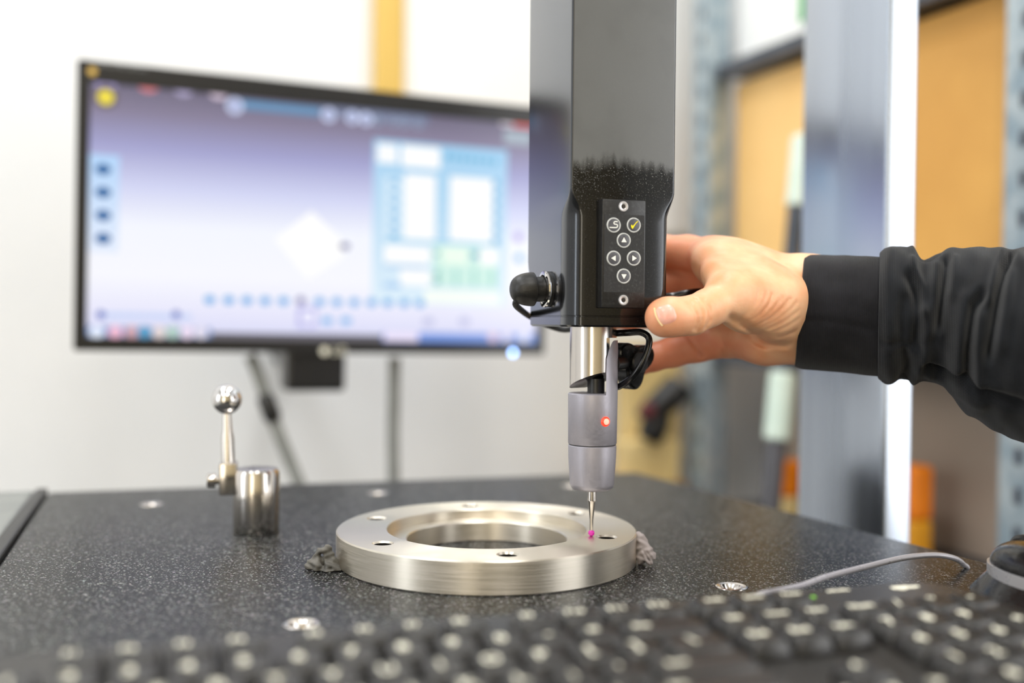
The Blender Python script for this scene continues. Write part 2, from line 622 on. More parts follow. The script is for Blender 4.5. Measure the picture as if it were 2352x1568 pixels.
def prism(poly, mtx, z0, z1):
    return add_prism(bmesh.new(), poly, mtx, z0, z1)


def rrect(x0, x1, y0, y1, r, n=5):
    out = []
    for cx, cy, a0 in ((x1 - r, y1 - r, 0), (x0 + r, y1 - r, 90), (x0 + r, y0 + r, 180), (x1 - r, y0 + r, 270)):
        for k in range(n + 1):
            a = R(a0 + 90 * k / n)
            out.append((cx + r * math.cos(a), cy + r * math.sin(a)))
    return out


def boolean_cut(bm, cutters):
    """cut every cutter bmesh out of bm with one boolean, return the new mesh"""
    me = bpy.data.meshes.new('cut')
    bmesh.ops.recalc_face_normals(bm, faces=bm.faces)
    bm.to_mesh(me)
    bm.free()
    cb = bmesh.new()
    for c in cutters:
        bmesh.ops.recalc_face_normals(c, faces=c.faces)
        tmp = bpy.data.meshes.new('t')
        c.to_mesh(tmp)
        c.free()
        cb.from_mesh(tmp)
        bpy.data.meshes.remove(tmp)
    cm = bpy.data.meshes.new('cutter')
    cb.to_mesh(cm)
    cb.free()
    a = bpy.data.objects.new('cut_body', me)
    b = bpy.data.objects.new('cut_tool', cm)
    COL.objects.link(a)
    COL.objects.link(b)
    md = a.modifiers.new('b', 'BOOLEAN')
    md.operation = 'DIFFERENCE'
    md.object = b
    md.solver = 'EXACT'
    md.use_self = True
    dg = bpy.context.evaluated_depsgraph_get()
    dg.update()
    out = bpy.data.meshes.new_from_object(a.evaluated_get(dg))
    bpy.data.objects.remove(a)
    bpy.data.objects.remove(b)
    bpy.data.meshes.remove(cm)
    bpy.data.meshes.remove(me)
    return out


# ---- implicit surfaces (hand, putty): smooth unions of tapered capsules, meshed with surface nets
def surface_nets(F, org, h):
    ins = F < 0
    c = np.zeros(tuple(s - 1 for s in F.shape), np.int8)
    for dx in (0, 1):
        for dy in (0, 1):
            for dz in (0, 1):
                c += ins[dx:F.shape[0] - 1 + dx, dy:F.shape[1] - 1 + dy, dz:F.shape[2] - 1 + dz]
    act = (c > 0) & (c < 8)
    idx = np.argwhere(act)
    vid = -np.ones(act.shape, np.int64)
    vid[act] = np.arange(len(idx))
    acc = np.zeros((len(idx), 3))
    cnt = np.zeros(len(idx))
    corners = [(0, 0, 0), (1, 0, 0), (0, 1, 0), (1, 1, 0), (0, 0, 1), (1, 0, 1), (0, 1, 1), (1, 1, 1)]
    for i, a in enumerate(corners):
        for b in corners[i + 1:]:
            if sum(abs(p - q) for p, q in zip(a, b)) != 1:
                continue
            fa = F[idx[:, 0] + a[0], idx[:, 1] + a[1], idx[:, 2] + a[2]]
            fb = F[idx[:, 0] + b[0], idx[:, 1] + b[1], idx[:, 2] + b[2]]
            mk = (fa < 0) != (fb < 0)
            t = np.where(mk, fa / np.where(mk, fa - fb, 1), 0)
            p = np.array(a) + t[:, None] * (np.array(b) - np.array(a))
            acc[mk] += p[mk]
            cnt[mk] += 1
    V = (idx + acc / cnt[:, None]) * h + org
    faces = []
    for ax in range(3):
        o1, o2 = [(1, 2), (2, 0), (0, 1)][ax]
        sl0 = [slice(None)] * 3
        sl1 = [slice(None)] * 3
        sl0[ax], sl1[ax] = slice(0, -1), slice(1, None)
        ed = ins[tuple(sl0)] != ins[tuple(sl1)]
        e = np.argwhere(ed)
        e = e[(e[:, o1] > 0) & (e[:, o2] > 0) & (e[:, o1] < act.shape[o1]) & (e[:, o2] < act.shape[o2])]
        flip = ins[e[:, 0], e[:, 1], e[:, 2]]
        q = []
        for s1, s2 in ((1, 1), (0, 1), (0, 0), (1, 0)):
            k = e.copy()
            k[:, o1] -= s1
            k[:, o2] -= s2
            q.append(vid[k[:, 0], k[:, 1], k[:, 2]])
        q = np.stack(q, 1)
        q[~flip] = q[~flip][:, ::-1]
        faces.append(q)
    return V, np.concatenate(faces)


class SDF:
    def __init__(s, lo, hi, h):
        s.lo, s.h = np.array(lo, float), h
        n = np.ceil((np.array(hi) - s.lo) / h).astype(int) + 1
        s.F = np.full(tuple(n), 0.05, np.float32)
        s.ax = [s.lo[i] + h * np.arange(n[i]) for i in range(3)]

    def window(s, mn, mx):
        sl = []
        for i in range(3):
            a = max(0, int((mn[i] - s.lo[i]) / s.h) - 1)
            b = min(len(s.ax[i]), int((mx[i] - s.lo[i]) / s.h) + 3)
            sl.append(slice(a, max(a, b)))
        X, Y, ZZ = np.meshgrid(*[s.ax[i][sl[i]] for i in range(3)], indexing='ij')
        return tuple(sl), np.stack((X, Y, ZZ), -1).astype(np.float32)

    def cone(s, a, b, r1, r2, k=0.004):
        a, b = np.array(a, np.float32), np.array(b, np.float32)
        pad = max(r1, r2) + 0.02
        sl, P = s.window(np.minimum(a, b) - pad, np.maximum(a, b) + pad)
        ba = b - a
        hh = np.clip(((P - a) @ ba) / max(1e-12, float(ba @ ba)), 0, 1)
        d = np.linalg.norm(P - a - hh[..., None] * ba, axis=-1) - (r1 + (r2 - r1) * hh)
        f = s.F[sl]
        t = np.clip(0.5 + 0.5 * (f - d) / k, 0, 1)
        s.F[sl] = f * (1 - t) + d * t - k * t * (1 - t)

    def crease(s, pts, amp, wid, ymax):
        """press a groove along a polyline, measured across the front (x, z) plane"""
        P0 = [np.array(p, np.float32) for p in pts]
        mn = np.min(P0, 0) - 3 * wid
        mx = np.max(P0, 0) + 3 * wid
        mn[1], mx[1] = s.lo[1], ymax
        sl, P = s.window(mn, mx)
        best = np.full(P.shape[:3], 1e3, np.float32)
        q = P[..., (0, 2)]
        for a, b in zip(P0[:-1], P0[1:]):
            a2, b2 = a[[0, 2]], b[[0, 2]]
            ba = b2 - a2
            hh = np.clip(((q - a2) @ ba) / max(1e-12, float(ba @ ba)), 0, 1)
            best = np.minimum(best, np.linalg.norm(q - a2 - hh[..., None] * ba, axis=-1))
        s.F[sl] += amp * np.exp(-(best / wid) ** 2)

    def mesh(s, name):
        V, Fc = surface_nets(s.F, s.lo, s.h)
        me = bpy.data.meshes.new(name)
        me.from_pydata(V.tolist(), [], Fc.tolist())
        me.shade_smooth()
        return me

# ================================================================== SETTING
HC = 2.62
struct('floor', box(I4, -1.9, 2.5, -2.4, 2.6, -0.05, 0.0), 'floor')
struct('ceiling', box(I4, -1.9, 2.5, -2.4, 2.6, HC, HC + 0.05), 'ceiling')
EW = Vector((0.956, 0.292, 0)).normalized()          # along the back wall
NW = Vector((EW.y, -EW.x, 0))                         # towards the room
W0 = Vector((-0.5, 1.31, 0))
WALL = frame(EW, -NW, Z, W0)
struct('wall_back', box(WALL, -1.5, 1.32, 0.0, 0.08, 0, HC), 'wall')
struct('wall_left', box(I4, -1.9, -1.82, -2.4, 1.1, 0, HC), 'wall')
struct('wall_front', box(I4, -1.9, 2.5, -2.48, -2.4, 0, HC), 'front_wall')
ER = Vector((0.392, -0.920, 0)).normalized()          # along the shelving, towards the camera
NR = Vector((-ER.y, ER.x, 0))                         # away from the room, into the shelves
A0 = Vector((0.275, 1.35, 0))
RACK = frame(ER, NR, Z, A0)
struct('wall_right', box(RACK, -0.55, 4.3, 0.46, 0.54, 0, HC), 'wall')


def wallpt(px, py, off=0.0):
    p = on_plane(px, py, W0 + NW * off, NW)
    q = WALL.inverted() @ p
    return q.x, q.z


xa, xb = wallpt(856, 100)[0], wallpt(921, 100)[0]
struct('trim_1', box(WALL, xa, xb, -0.025, 0.002, T + 0.25, HC - 0.002, 0.002), 'yellow_trim')
xc = wallpt(1600, 300)[0]
struct('trim_2', box(WALL, xb + 0.002, xc, -0.012, 0.002, T + 0.25, HC - 0.004, 0.001), 'white_board')

# ================================================================== GRANITE TABLE
BL, BR = tb(110, 1130), tb(1462, 1084)
FR = BR + (tb(2222, 1306) - tb(1578, 1132)).normalized() * 0.78
FL = BL + (tb(0, 1290) - BL).normalized() * 0.78
for v in (BL, BR, FR, FL):
    v.z = T
TABLE = thing('granite_table', 'dark speckled granite surface plate carrying the steel ring and the keyboard', 'table',
              ((BL.x + FR.x) / 2, (BL.y + FR.y) / 2, 0))
bm = bmesh.new()
lo = [bm.verts.new((v.x, v.y, T - 0.10)) for v in (BL, BR, FR, FL)]
hi = [bm.verts.new((v.x, v.y, T)) for v in (BL, BR, FR, FL)]
bm.faces.new(lo)
bm.faces.new(hi[::-1])
for i in range(4):
    j = (i + 1) % 4
    bm.faces.new((lo[j], lo[i], hi[i], hi[j]))
bmesh.ops.recalc_face_normals(bm, faces=bm.faces)
bmesh.ops.bevel(bm, geom=[e for e in bm.edges if all(v.co.z > T - 0.01 for v in e.verts)], offset=0.0018, segments=2, affect='EDGES')
INS = [tb(1680, 1347), tb(693, 1433), tb(348, 1158), tb(868, 1132), tb(1312, 1115)]
cut = []
for p in INS:
    cut.append(lathe([(0, -0.02), (0.0076, -0.02), (0.0076, 0.01), (0, 0.01)], Matrix.Translation((p.x, p.y, T)), 32))
me = boolean_cut(bm, cut)
shade(me, True, 30)
put('slab', me, 'granite', TABLE)
for p in INS:
    prof = [(0.0032, -0.015), (0.0036, -0.0022), (0.0052, 0.0001), (0.0066, 0.0005), (0.0073, 0.0002), (0.00755, -0.001), (0.00755, -0.019),
            (0, -0.019), (0, -0.015)]
    from_bm('threaded_insert', lathe(prof, Matrix.Translation((p.x, p.y, T)), 32), 'steel', TABLE)
# side rail along the left edge with a dark joint
eL = (FL - BL).normalized()
nL = Vector((eL.y, -eL.x, 0))
if nL.x > 0:
    nL = -nL
RAIL = frame(eL, nL, Z, BL)
from_bm('side_rail', box(RAIL, -0.004, 0.78, 0.0085, 0.034, -0.09, 0.001, 0.002), 'rail', TABLE, False)
from_bm('rubber_strip', box(RAIL, -0.006, 0.78, 0.0004, 0.0080, -0.06, 0.0022, 0.0012), 'black_rubber', TABLE, False)
cx, cy = (BL + BR + FR + FL).x / 4, (BL + BR + FR + FL).y / 4
BASE = frame(Vector((0.958, 0.286, 0)), Vector((-0.286, 0.958, 0)), Z, Vector((cx, cy, 0)))
from_bm('stand', box(BASE, -0.17, 0.17, -0.28, 0.28, 0.03, T - 0.102, 0.012), 'stand', TABLE, False)
for sx in (-0.13, 0.13):
    for sy in (-0.24, 0.24):
        from_bm('levelling_foot', lathe([(0, 0), (0.028, 0), (0.03, 0.006), (0.014, 0.012), (0.014, 0.032), (0, 0.032)],
                                        BASE @ Matrix.Translation((sx, sy, 0)), 24), 'darksteel', TABLE)

# ================================================================== STEEL RING
RC = tb(1117, 1222, 0.0155)
RC.z = T
RC.y = 0.53
RH, RO, RI, RB = 0.0155, 0.0758, 0.0505, 0.0405
prof = [(RB, 0.0004), (RB + 0.0004, 0), (RO - 0.0006, 0), (RO, 0.0006), (RO, RH - 0.0006), (RO - 0.0006, RH), (RI + 0.0004, RH), (RI, RH - 0.0004),
        (RI, RH - 0.0050), (RB + 0.0006, RH - 0.0050), (RB, RH - 0.0056)]
bm = lathe(prof, Matrix.Translation(RC), 192, True)
cut = []
for k in range(6):
    a = R(-80 + 60 * k)
    p = RC + Vector((math.cos(a), math.sin(a), 0)) * 0.0627
    cut.append(lathe([(0, -0.005), (0.0044, -0.005), (0.0044, RH - 0.0009), (0.0053, RH + 0.0001), (0.0053, RH + 0.01), (0, RH + 0.01)],
                     Matrix.Translation(p), 36))
me = boolean_cut(bm, cut)
shade(me, True, 24)
RING = put('steel_ring', me, 'ring')
me.materials.append(MAT['darksteel'])
for f in me.polygons:                                 # dark steel on the hole walls stands in for the shade inside
    for k in range(6):
        hx, hy = RC.x + 0.0627 * math.cos(R(-80 + 60 * k)), RC.y + 0.0627 * math.sin(R(-80 + 60 * k))
        if all(math.hypot(RING.location.x + me.vertices[v].co.x - hx, RING.location.y + me.vertices[v].co.y - hy) < 0.0047 for v in f.vertices):
            f.material_index = 1

tag(RING, 'turned stainless steel flange ring with six bolt holes on the granite table', 'ring')

# putty lumps
def putty(name, mats, prims, label, group=None, dents=()):
    P = np.array([q for pr in prims for q in (pr[0], pr[1])])
    s = SDF(P.min(0) - 0.012, P.max(0) + 0.012, 0.0005)
    for a, b, r1, r2 in prims:
        s.cone(a, b, r1, r2, 0.0018)
    for pts, amp, wid, ym in dents:
        s.crease(pts, amp, wid, ym)
    X, Y, ZZ = np.meshgrid(*s.ax, indexing='ij')
    s.F += (0.0006 * np.sin(X * 900 + 2 * np.sin(ZZ * 700)) * np.sin(ZZ * 800 + Y * 500)).astype(np.float32)
    s.F = np.maximum(s.F, (T + 0.0001 - ZZ).astype(np.float32))
    o = put(name, s.mesh(name), mats)
    return tag(o, label, 'putty', group)


def pz(px, py, d):
    return tuple(pt(px, py, d))


dl = 0.505
putty('putty_lump', 'putty', [
    (pz(718, 1302, dl), pz(735, 1270, dl), 0.0032, 0.0020), (pz(735, 1268, dl), pz(752, 1262, dl), 0.0020, 0.0018),
    (pz(752, 1264, dl), pz(760, 1285, dl), 0.0020, 0.0024), (pz(735, 1300, dl - 0.004), pz(772, 1310, dl - 0.003), 0.0030, 0.0028),
    (pz(750, 1312, dl - 0.006), pz(776, 1318, dl - 0.004), 0.0022, 0.0022), (pz(715, 1305, dl), pz(706, 1298, dl), 0.0022, 0.0012),
    (pz(725, 1295, dl - 0.002), pz(745, 1318, dl - 0.006), 0.0026, 0.0016), (pz(765, 1290, dl + 0.004), pz(782, 1312, dl), 0.003, 0.003),
    (pz(742, 1288, dl + 0.001), pz(758, 1300, dl + 0.001), 0.0042, 0.0042)],
    'dark grey crumpled putty lump pressed against the left side of the steel ring', 'putty lumps at the ring',
    dents=[([pz(738, 1272, dl), pz(745, 1295, dl)], 0.0020, 0.0011, 0.53), ([pz(740, 1300, dl), pz(765, 1300, dl)], 0.0010, 0.0008, 0.53)])
dr = 0.522
putty('putty_lump', 'putty_light', [
    (pz(1468, 1236, dr), pz(1488, 1268, dr - 0.002), 0.0030, 0.0030), (pz(1484, 1262, dr - 0.002), pz(1503, 1278, dr - 0.004), 0.0024, 0.0014),
    (pz(1478, 1268, dr - 0.003), pz(1490, 1292, dr - 0.006), 0.0024, 0.0012), (pz(1470, 1250, dr), pz(1472, 1285, dr - 0.002), 0.0030, 0.0024),
    (pz(1486, 1270, dr - 0.004), pz(1499, 1287, dr - 0.006), 0.0018, 0.0010)],
    'pale grey putty lump pressed against the right side of the steel ring', 'putty lumps at the ring',
    dents=[([pz(1482, 1262, dr), pz(1500, 1285, dr)], 0.0009, 0.0006, 0.55), ([pz(1476, 1262, dr), pz(1490, 1286, dr)], 0.0009, 0.0006, 0.55)])

# ================================================================== MEASURING ARM (square black ram)
AU = Vector((0.958, 0.286, 0)).normalized()
AV = Vector((-AU.y, AU.x, 0))
AF = Vector((0.0262, 0.477, 0))                      # front left vertical edge
AWID, ADEP = 0.052, 0.065


def zat(py, d):
    return pt(1380, py, d).z


ZB = zat(751, 0.484)                                  # lower end of the arm
ARM = frame(AU, AV, Z, AF + Z * ZB)
ARMT = thing('measuring_arm', 'square black vertical arm of the measuring machine with a button keypad', 'machine arm',
             ARM @ Vector((AWID / 2, ADEP / 2, 0)))


def arm_section(z, inset=0.0):
    def ss(a, b, x):
        t = min(1, max(0, (x - a) / (b - a)))
        return t * t * (3 - 2 * t)
    low = 1 - ss(0.0505, 0.0635, z)                   # the waisted lower part
    lowb = 1 - ss(0.018, 0.034, z)
    c0 = 0.0013
    fil = [  # (extent along u, extent along v) front left, front right, back right, back left
        (c0 + low * 0.0062, c0 + low * 0.0125), (c0 + low * 0.0045, c0 + low * 0.010),
        (c0 + low * 0.006, c0 + low * 0.008), (c0 + lowb * 0.004, c0 + lowb * 0.006)]
    x0, x1, y0, y1 = inset, AWID - inset - low * 0.0009, inset, ADEP - inset
    cor = [(x0, y0, 1, 1), (x1, y0, -1, 1), (x1, y1, -1, -1), (x0, y1, 1, -1)]
    out = []
    for (cx_, cy_, sx, sy), (fu, fv), a0 in zip(cor, fil, (180, 270, 0, 90)):
        ox, oy = cx_ + sx * fu, cy_ + sy * fv
        for k in range(9):
            a = R(a0 + 90 * k / 8)
            out.append((ox + fu * math.cos(a), oy + fv * math.sin(a)))
    return out


zs = [(0.0, 0.0008), (0.0006, 0.0002), (0.0009, 0.0), (0.0046, 0.0), (0.0048, 0.0005), (0.0052, 0.0005), (0.0054, 0.0)]
zs += [(0.0054 + (0.066 - 0.0054) * k / 40, 0.0) for k in range(1, 41)] + [(0.25, 0.0), (0.55, 0.0)]
bm = bmesh.new()
prev = None
for z, ins in zs:
    ring = [bm.verts.new(ARM @ Vector((x, y, z))) for x, y in arm_section(z, ins)]
    if prev:
        for i in range(len(ring)):
            j = (i + 1) % len(ring)
            bm.faces.new((prev[i], prev[j], ring[j], ring[i]))
    else:
        bm.faces.new(ring[::-1])
    prev = ring
bm.faces.new(prev)
bmesh.ops.recalc_face_normals(bm, faces=bm.faces)
me = bpy.data.meshes.new('ram')
bm.to_mesh(me)
bm.free()
shade(me, True, 32)
ram = put('ram', me, 'arm', ARMT)

# keypad
KPROT = 0.0048


def kp(px, py, off=0.0):
    q = ARM.inverted() @ on_plane(px, py, ARM @ Vector((0, -KPROT - off, 0)), AV)
    return q.x, q.z


u0, z1 = kp(1384, 456)
u1, z0 = kp(1481, 708)
KP = frame(AU, Z, -AV, ARM @ Vector((0, -KPROT, 0)))   # local x along the face, y up, z out of the face
from_bm('keypad_plate', box(KP, u0, u1, z0, z1, -KPROT - 0.001, 0.0, 0.0006, 2), 'pad', ARMT, True, 30)
lu0, lz1 = kp(1388, 491)
lu1, lz0 = kp(1478, 672)
from_bm('keypad_label', prism(rrect(lu0, lu1, lz0, lz1, 0.0006), KP, -0.0002, 0.00015), 'pad_label', ARMT, False)
for py in (474, 689):
    cu, cz = kp(1432, py)
    F_ = KP @ Matrix.Translation((cu, cz, 0))
    sc = from_bm('screw', lathe([(0.0010, -0.0006), (0.0011, 0.00005), (0.0018, 0.00035), (0.0022, 0.0003), (0.00245, -0.0001)], F_, 28), 'silver_trim', ARMT)
    from_bm('hex_socket', lathe([(0, 0.00003), (0.00105, 0.00003), (0.00105, -0.0005)], F_, 6), 'darksteel', sc, False)
    from_bm('screw_recess', lathe([(0.0024, 0.00003), (0.0027, 0.00008), (0.0029, 0.00001)], F_, 28), 'sym_dark', sc)


def stroke2d(pts, wd, mtx, z0_, z1_):
    """flat bar of constant width along a polyline, with rounded ends"""
    bm_ = bmesh.new()
    P = [Vector((p[0], p[1], 0)) for p in pts]
    L, Rr = [], []
    for i, p in enumerate(P):
        t = (P[min(i + 1, len(P) - 1)] - P[max(i - 1, 0)]).normalized()
        nn = Vector((-t.y, t.x, 0)) * wd / 2
        L.append(p + nn)
        Rr.append(p - nn)
    t0 = (P[0] - P[1]).normalized() * wd / 2
    t1 = (P[-1] - P[-2]).normalized() * wd / 2
    poly = L + [P[-1] + t1] + Rr[::-1] + [P[0] + t0]
    return add_prism(bm_, [(v.x, v.y) for v in poly], mtx, z0_, z1_)


s_pts = [(0.0014, 0.0013), (0.0004, 0.0013), (0.00005, 0.0011), (-0.0001, 0.00075), (0.0001, 0.0004), (0.0005, 0.0003), (0.0010, 0.0003),
         (0.0014, 0.0001), (0.0015, -0.0003), (0.0013, -0.0007), (0.0009, -0.0009), (-0.0017, -0.0009)]
c_pts = [(-0.0013, 0.0), (-0.0012, -0.0007), (-0.00075, -0.0013), (-0.0004, -0.0011), (0.0008, 0.0006), (0.0017, 0.00135), (0.0017, 0.0016),
         (0.0011, 0.0013), (0.0002, 0.0004), (-0.0006, -0.0003), (-0.0009, 0.00015)]
s_pts = [(x * 1.2, y * 1.25) for x, y in s_pts]
c_pts = [(x * 1.15, y * 1.3 - 0.0001) for x, y in c_pts]
BUT = [(1409, 517, 's', 'round grey button with an S symbol'), (1455, 517, 'c', 'round grey button with a yellow check mark'),
       (1432, 552, 90, 'round grey button with an up triangle'), (1409, 593, 180, 'round grey button with a left triangle'),
       (1455, 593, 0, 'round grey button with a right triangle'), (1432, 634, 270, 'round grey button with a down triangle')]
for px, py, sym, lab in BUT:
    cu, cz = kp(px, py)
    B_ = KP @ Matrix.Translation((cu, cz, 0.00015))
    b = from_bm('button', lathe([(0.00285, -0.0001), (0.0028, 0.00025), (0.0022, 0.00042), (0, 0.00046)], B_, 40), 'btn', ARMT)
    b['label'] = lab
    from_bm('button_rim', lathe([(0.0028, 0.0), (0.0029, 0.00038), (0.0032, 0.00042), (0.0034, 0.0003), (0.00345, 0.0)], B_, 40), 'btn_rim', b)
    if sym == 's':
        from_bm('symbol_outline', stroke2d(s_pts, 0.00085, B_, 0.0003, 0.00049), 'sym_dark', b, False)
        from_bm('symbol', stroke2d(s_pts, 0.00050, B_, 0.0003, 0.00054), 'sym_white', b, False)
    elif sym == 'c':
        big = [(x * 1.18 - 0.00004, y * 1.18) for x, y in c_pts]
        from_bm('symbol_outline', prism(big, B_, 0.0003, 0.00049), 'sym_dark', b, False)
        from_bm('symbol', prism(c_pts, B_, 0.0003, 0.00054), 'sym_yellow', b, False)
    else:
        def tri(r):
            return [(r * math.cos(R(sym + a)) - 0.0001 * math.cos(R(sym)), r * math.sin(R(sym + a)) * 1.0 - 0.0001 * math.sin(R(sym))) for a in (0, 120, 240)]
        from_bm('symbol_outline', prism(tri(0.0021), B_, 0.0003, 0.00049), 'sym_dark', b, False)
        from_bm('symbol', prism(tri(0.00155), B_, 0.0003, 0.00054), 'sym_white', b, False)

# cable plug on the left face of the arm
def leftface(px, py):
    q = ARM.inverted() @ on_plane(px, py, ARM @ Vector((0, 0, 0)), AU)
    return q


qp = leftface(1260, 664)
PO = ARM @ qp
PLUG = thing('cable_plug', 'black round rubber cable plug with metal collar on the left side of the arm', 'plug', PO)
ax = (-AU * 0.97 - Z * 0.02 - AV * 0.0).normalized()
PF = axis_frame(PO, ax)
PF2 = axis_frame(PO - ax * 0.0021, ax)
from_bm('socket', lathe([(0.0086, -0.001), (0.0086, 0.0011), (0.0082, 0.0014), (0.0075, 0.0014), (0, 0.0014)], PF, 40), 'black_rubber', PLUG)
from_bm('collar', lathe([(0.0070, 0.0032), (0.0086, 0.0034), (0.0089, 0.0040), (0.0087, 0.0048), (0.0082, 0.0050), (0.0070, 0.0052)], PF2, 40), 'chrome', PLUG)
from_bm('neck', lathe([(0, 0.0036), (0.0064, 0.0036), (0.0062, 0.0050), (0.0060, 0.0080), (0.0066, 0.0100), (0, 0.0105)], PF2, 40), 'black_rubber', PLUG)
hd = []
for k in range(15):
    a = R(90 * k / 14)
    hd.append((0.0082 * math.cos(a) ** 0.7 if k < 14 else 0.0, 0.0105 + 0.0108 * math.sin(a)))
head = from_bm('head', lathe([(0, 0.0096), (0.0074, 0.0096), (0.0081, 0.0100)] + hd, PF2, 44), 'black_rubber', PLUG)
bm = bmesh.new()
for k in range(9):     # raised illegible moulded marks round the end of the head
    a = R(-60 + 15 * k)
    zc, rc = 0.0178, 0.0067
    c = PF2 @ Vector((rc * math.cos(a + R(200)), rc * math.sin(a + R(200)), zc))
    nn = (c - PF2 @ Vector((0, 0, 0.010))).normalized()
    add_box(bm, axis_frame(c, nn), -0.0006, 0.0006, -0.0003 - 0.0003 * (k % 2), 0.0007, -0.0006, 0.00035)
from_bm('moulded_mark', bm, 'black_plastic', head, False)
e0 = PF2 @ Vector((0, 0, 0.016))
cbl = spline([e0 - Z * 0.004, pt(1184, 698, 0.505), pt(1202, 716, 0.528), pt(1222, 729, 0.547), pt(1262, 748, 0.552), pt(1300, 757, 0.550), pt(1340, 748, 0.540)], 8)
from_bm('cable', tube(cbl, 0.0016, 12), 'black_rubber', PLUG)

from_bm('side_cable', tube(spline([ARM @ Vector((0.045, 0.040, 0.016)), pt(1530, 682, 0.540), pt(1580, 674, 0.540), pt(1612, 672, 0.546), pt(1622, 690, 0.552), pt(1612, 720, 0.556)], 8), 0.0022, 12), 'black_gloss', ARMT)

# ================================================================== TOUCH PROBE
PX = Vector((0.0397, 0.51, 0))


def pzv(py):
    return zat(py, 0.51)


PB = thing('touch_probe', 'grey metal touch probe with a red light and ruby tip under the black arm', 'probe', PX + Z * (T + RH))
PU = Vector((0.983, -0.182, 0)).normalized()
PVv = Vector((0.182, 0.983, 0)).normalized()
PM = frame(PU, PVv, Z, PX)
k = 0.51 / F_PX
# silver shank with the scooped lower end
zt, zb_ = ZB + 0.001, pzv(893)
bm = lathe([(0, zb_), (0.0110, zb_), (0.0114, zb_ + 0.0003), (0.0114, zt), (0, zt)], PM, 64)
pn = Vector((0.33, -0.25, -1)).normalized()           # slanted end cut, facing down and to the front right
pc0 = Vector((-0.0112, 0, zb_ + 0.0004))
px_ = pn.orthogonal().normalized()
cutter = box(PM @ frame(px_, pn.cross(px_), pn, pc0), -0.05, 0.05, -0.05, 0.05, 0, 0.04)
slot = box(PM, 0.0072, 0.03, -0.03, 0.03, zb_ - 0.01, pzv(775))
me = boolean_cut(bm, [cutter, slot])
shade(me, True, 30)
put('shank', me, 'steel', PB)
zj0, zj1 = pzv(905), pzv(888)
from_bm('pivot', lathe([(0, zj0 - 0.001), (0.0042, zj0 - 0.001), (0.0042, zj1 + 0.004), (0, zj1 + 0.004)], PM @ Matrix.Translation((0.0015, 0, 0)), 24), 'black_plastic', PB)
# upper body with the yoke arm on its right side
zu1, zu0 = pzv(902), pzv(1019)
from_bm('body', lathe([(0, zu1), (0.0116, zu1), (0.0121, zu1 - 0.0005), (0.0119, zu0 + 0.0004), (0.0116, zu0), (0, zu0)], PM, 72), 'satin', PB)
bm = bmesh.new()
nseg = 14
rows = [(zu1 - 0.003, 0.0074), (pzv(850), 0.0074), (pzv(822), 0.0075), (pzv(800), 0.0086), (pzv(785), 0.0098), (pzv(781), 0.0104)]
grid_o, grid_i = [], []
for z, xi in rows:
    ro = 0.0121 if z < pzv(790) else 0.0119
    am = math.acos(min(1, xi / ro))
    grid_o.append([bm.verts.new(PM @ Vector((ro * math.cos(a), ro * math.sin(a), z))) for a in np.linspace(-am, am, nseg)])
    grid_i.append([bm.verts.new(PM @ Vector((xi, ro * math.sin(a), z))) for a in np.linspace(-am, am, nseg)])
for g in (grid_o, grid_i):
    for a, b in zip(g[:-1], g[1:]):
        for i in range(nseg - 1):
            bm.faces.new((a[i], a[i + 1], b[i + 1], b[i]))
for r_ in (0, -1):
    for i in range(nseg - 1):
        bm.faces.new((grid_o[r_][i], grid_o[r_][i + 1], grid_i[r_][i + 1], grid_i[r_][i]))
bmesh.ops.remove_doubles(bm, verts=bm.verts, dist=1e-5)
from_bm('yoke', bm, 'satin', PB, True, 35)
zl1, zl0 = pzv(1021), pzv(1124)
from_bm('nose', lathe([(0, zl1), (0.0114, zl1), (0.0118, zl1 - 0.0004), (0.0117, zl1 - 0.006), (0.0108, zl0 + 0.0028), (0.0104, zl0 + 0.0012), (0.0094, zl0 + 0.0002),
                       (0.0060, zl0 - 0.0004), (0, zl0 - 0.0004)], PM, 72), 'satin', PB)
from_bm('seam', lathe([(0.0113, zl1 - 0.0002), (0.0115, zl1), (0.0115, zu0), (0.0113, zu0 + 0.0002)], PM, 64), 'sym_dark', PB)
# red indicator
va = (CAM - PX).normalized()
lp = on_plane(1391, 968, PX + Vector((0.0055, -0.0107, 0)), Vector((0.42, -0.9, 0)).normalized())
ldir = Vector((lp.x - PX.x, lp.y - PX.y, 0)).normalized()
lpos = PX + ldir * 0.0117
lpos.z = lp.z
LF = axis_frame(lpos, ldir)
led = from_bm('indicator_light', lathe([(0.0025, -0.0006), (0.0024, 0.0004), (0.0018, 0.0011), (0.0009, 0.0014), (0, 0.0015)], LF, 32), 'led_red', PB)
led['label'] = 'glowing red indicator light'
from_bm('glow_core', lathe([(0.0016, 0.0011), (0.0014, 0.0014), (0.0008, 0.0016), (0, 0.00165)], LF, 24), 'led_core', led)
# stylus
zs1, ztip = zl0 - 0.0004, T + RH
sty = from_bm('stylus', lathe([(0, zs1 + 0.001), (0.0026, zs1 + 0.001), (0.0026, zs1 - 0.0006), (0.0021, zs1 - 0.0008), (0.00225, pzv(1150)), (0.0017, pzv(1153)), (0.0009, pzv(1196)),
                               (0.00085, ztip + 0.0020), (0, ztip + 0.0020)], PM, 28), 'steel', PB)
tip = from_bm('ruby_tip', lathe([(0.0016 * math.sin(R(180 * i / 16)), ztip + 0.0016 - 0.0016 * math.cos(R(180 * i / 16))) for i in range(17)], PM, 28), 'ruby', sty, True, 180)
tip['label'] = 'magenta ruby ball tip'
# clamp knob and cable loop behind the yoke
kc = pt(1452, 832, 0.527)
KF = axis_frame(kc, -AV * 0.9 + AU * 0.35)


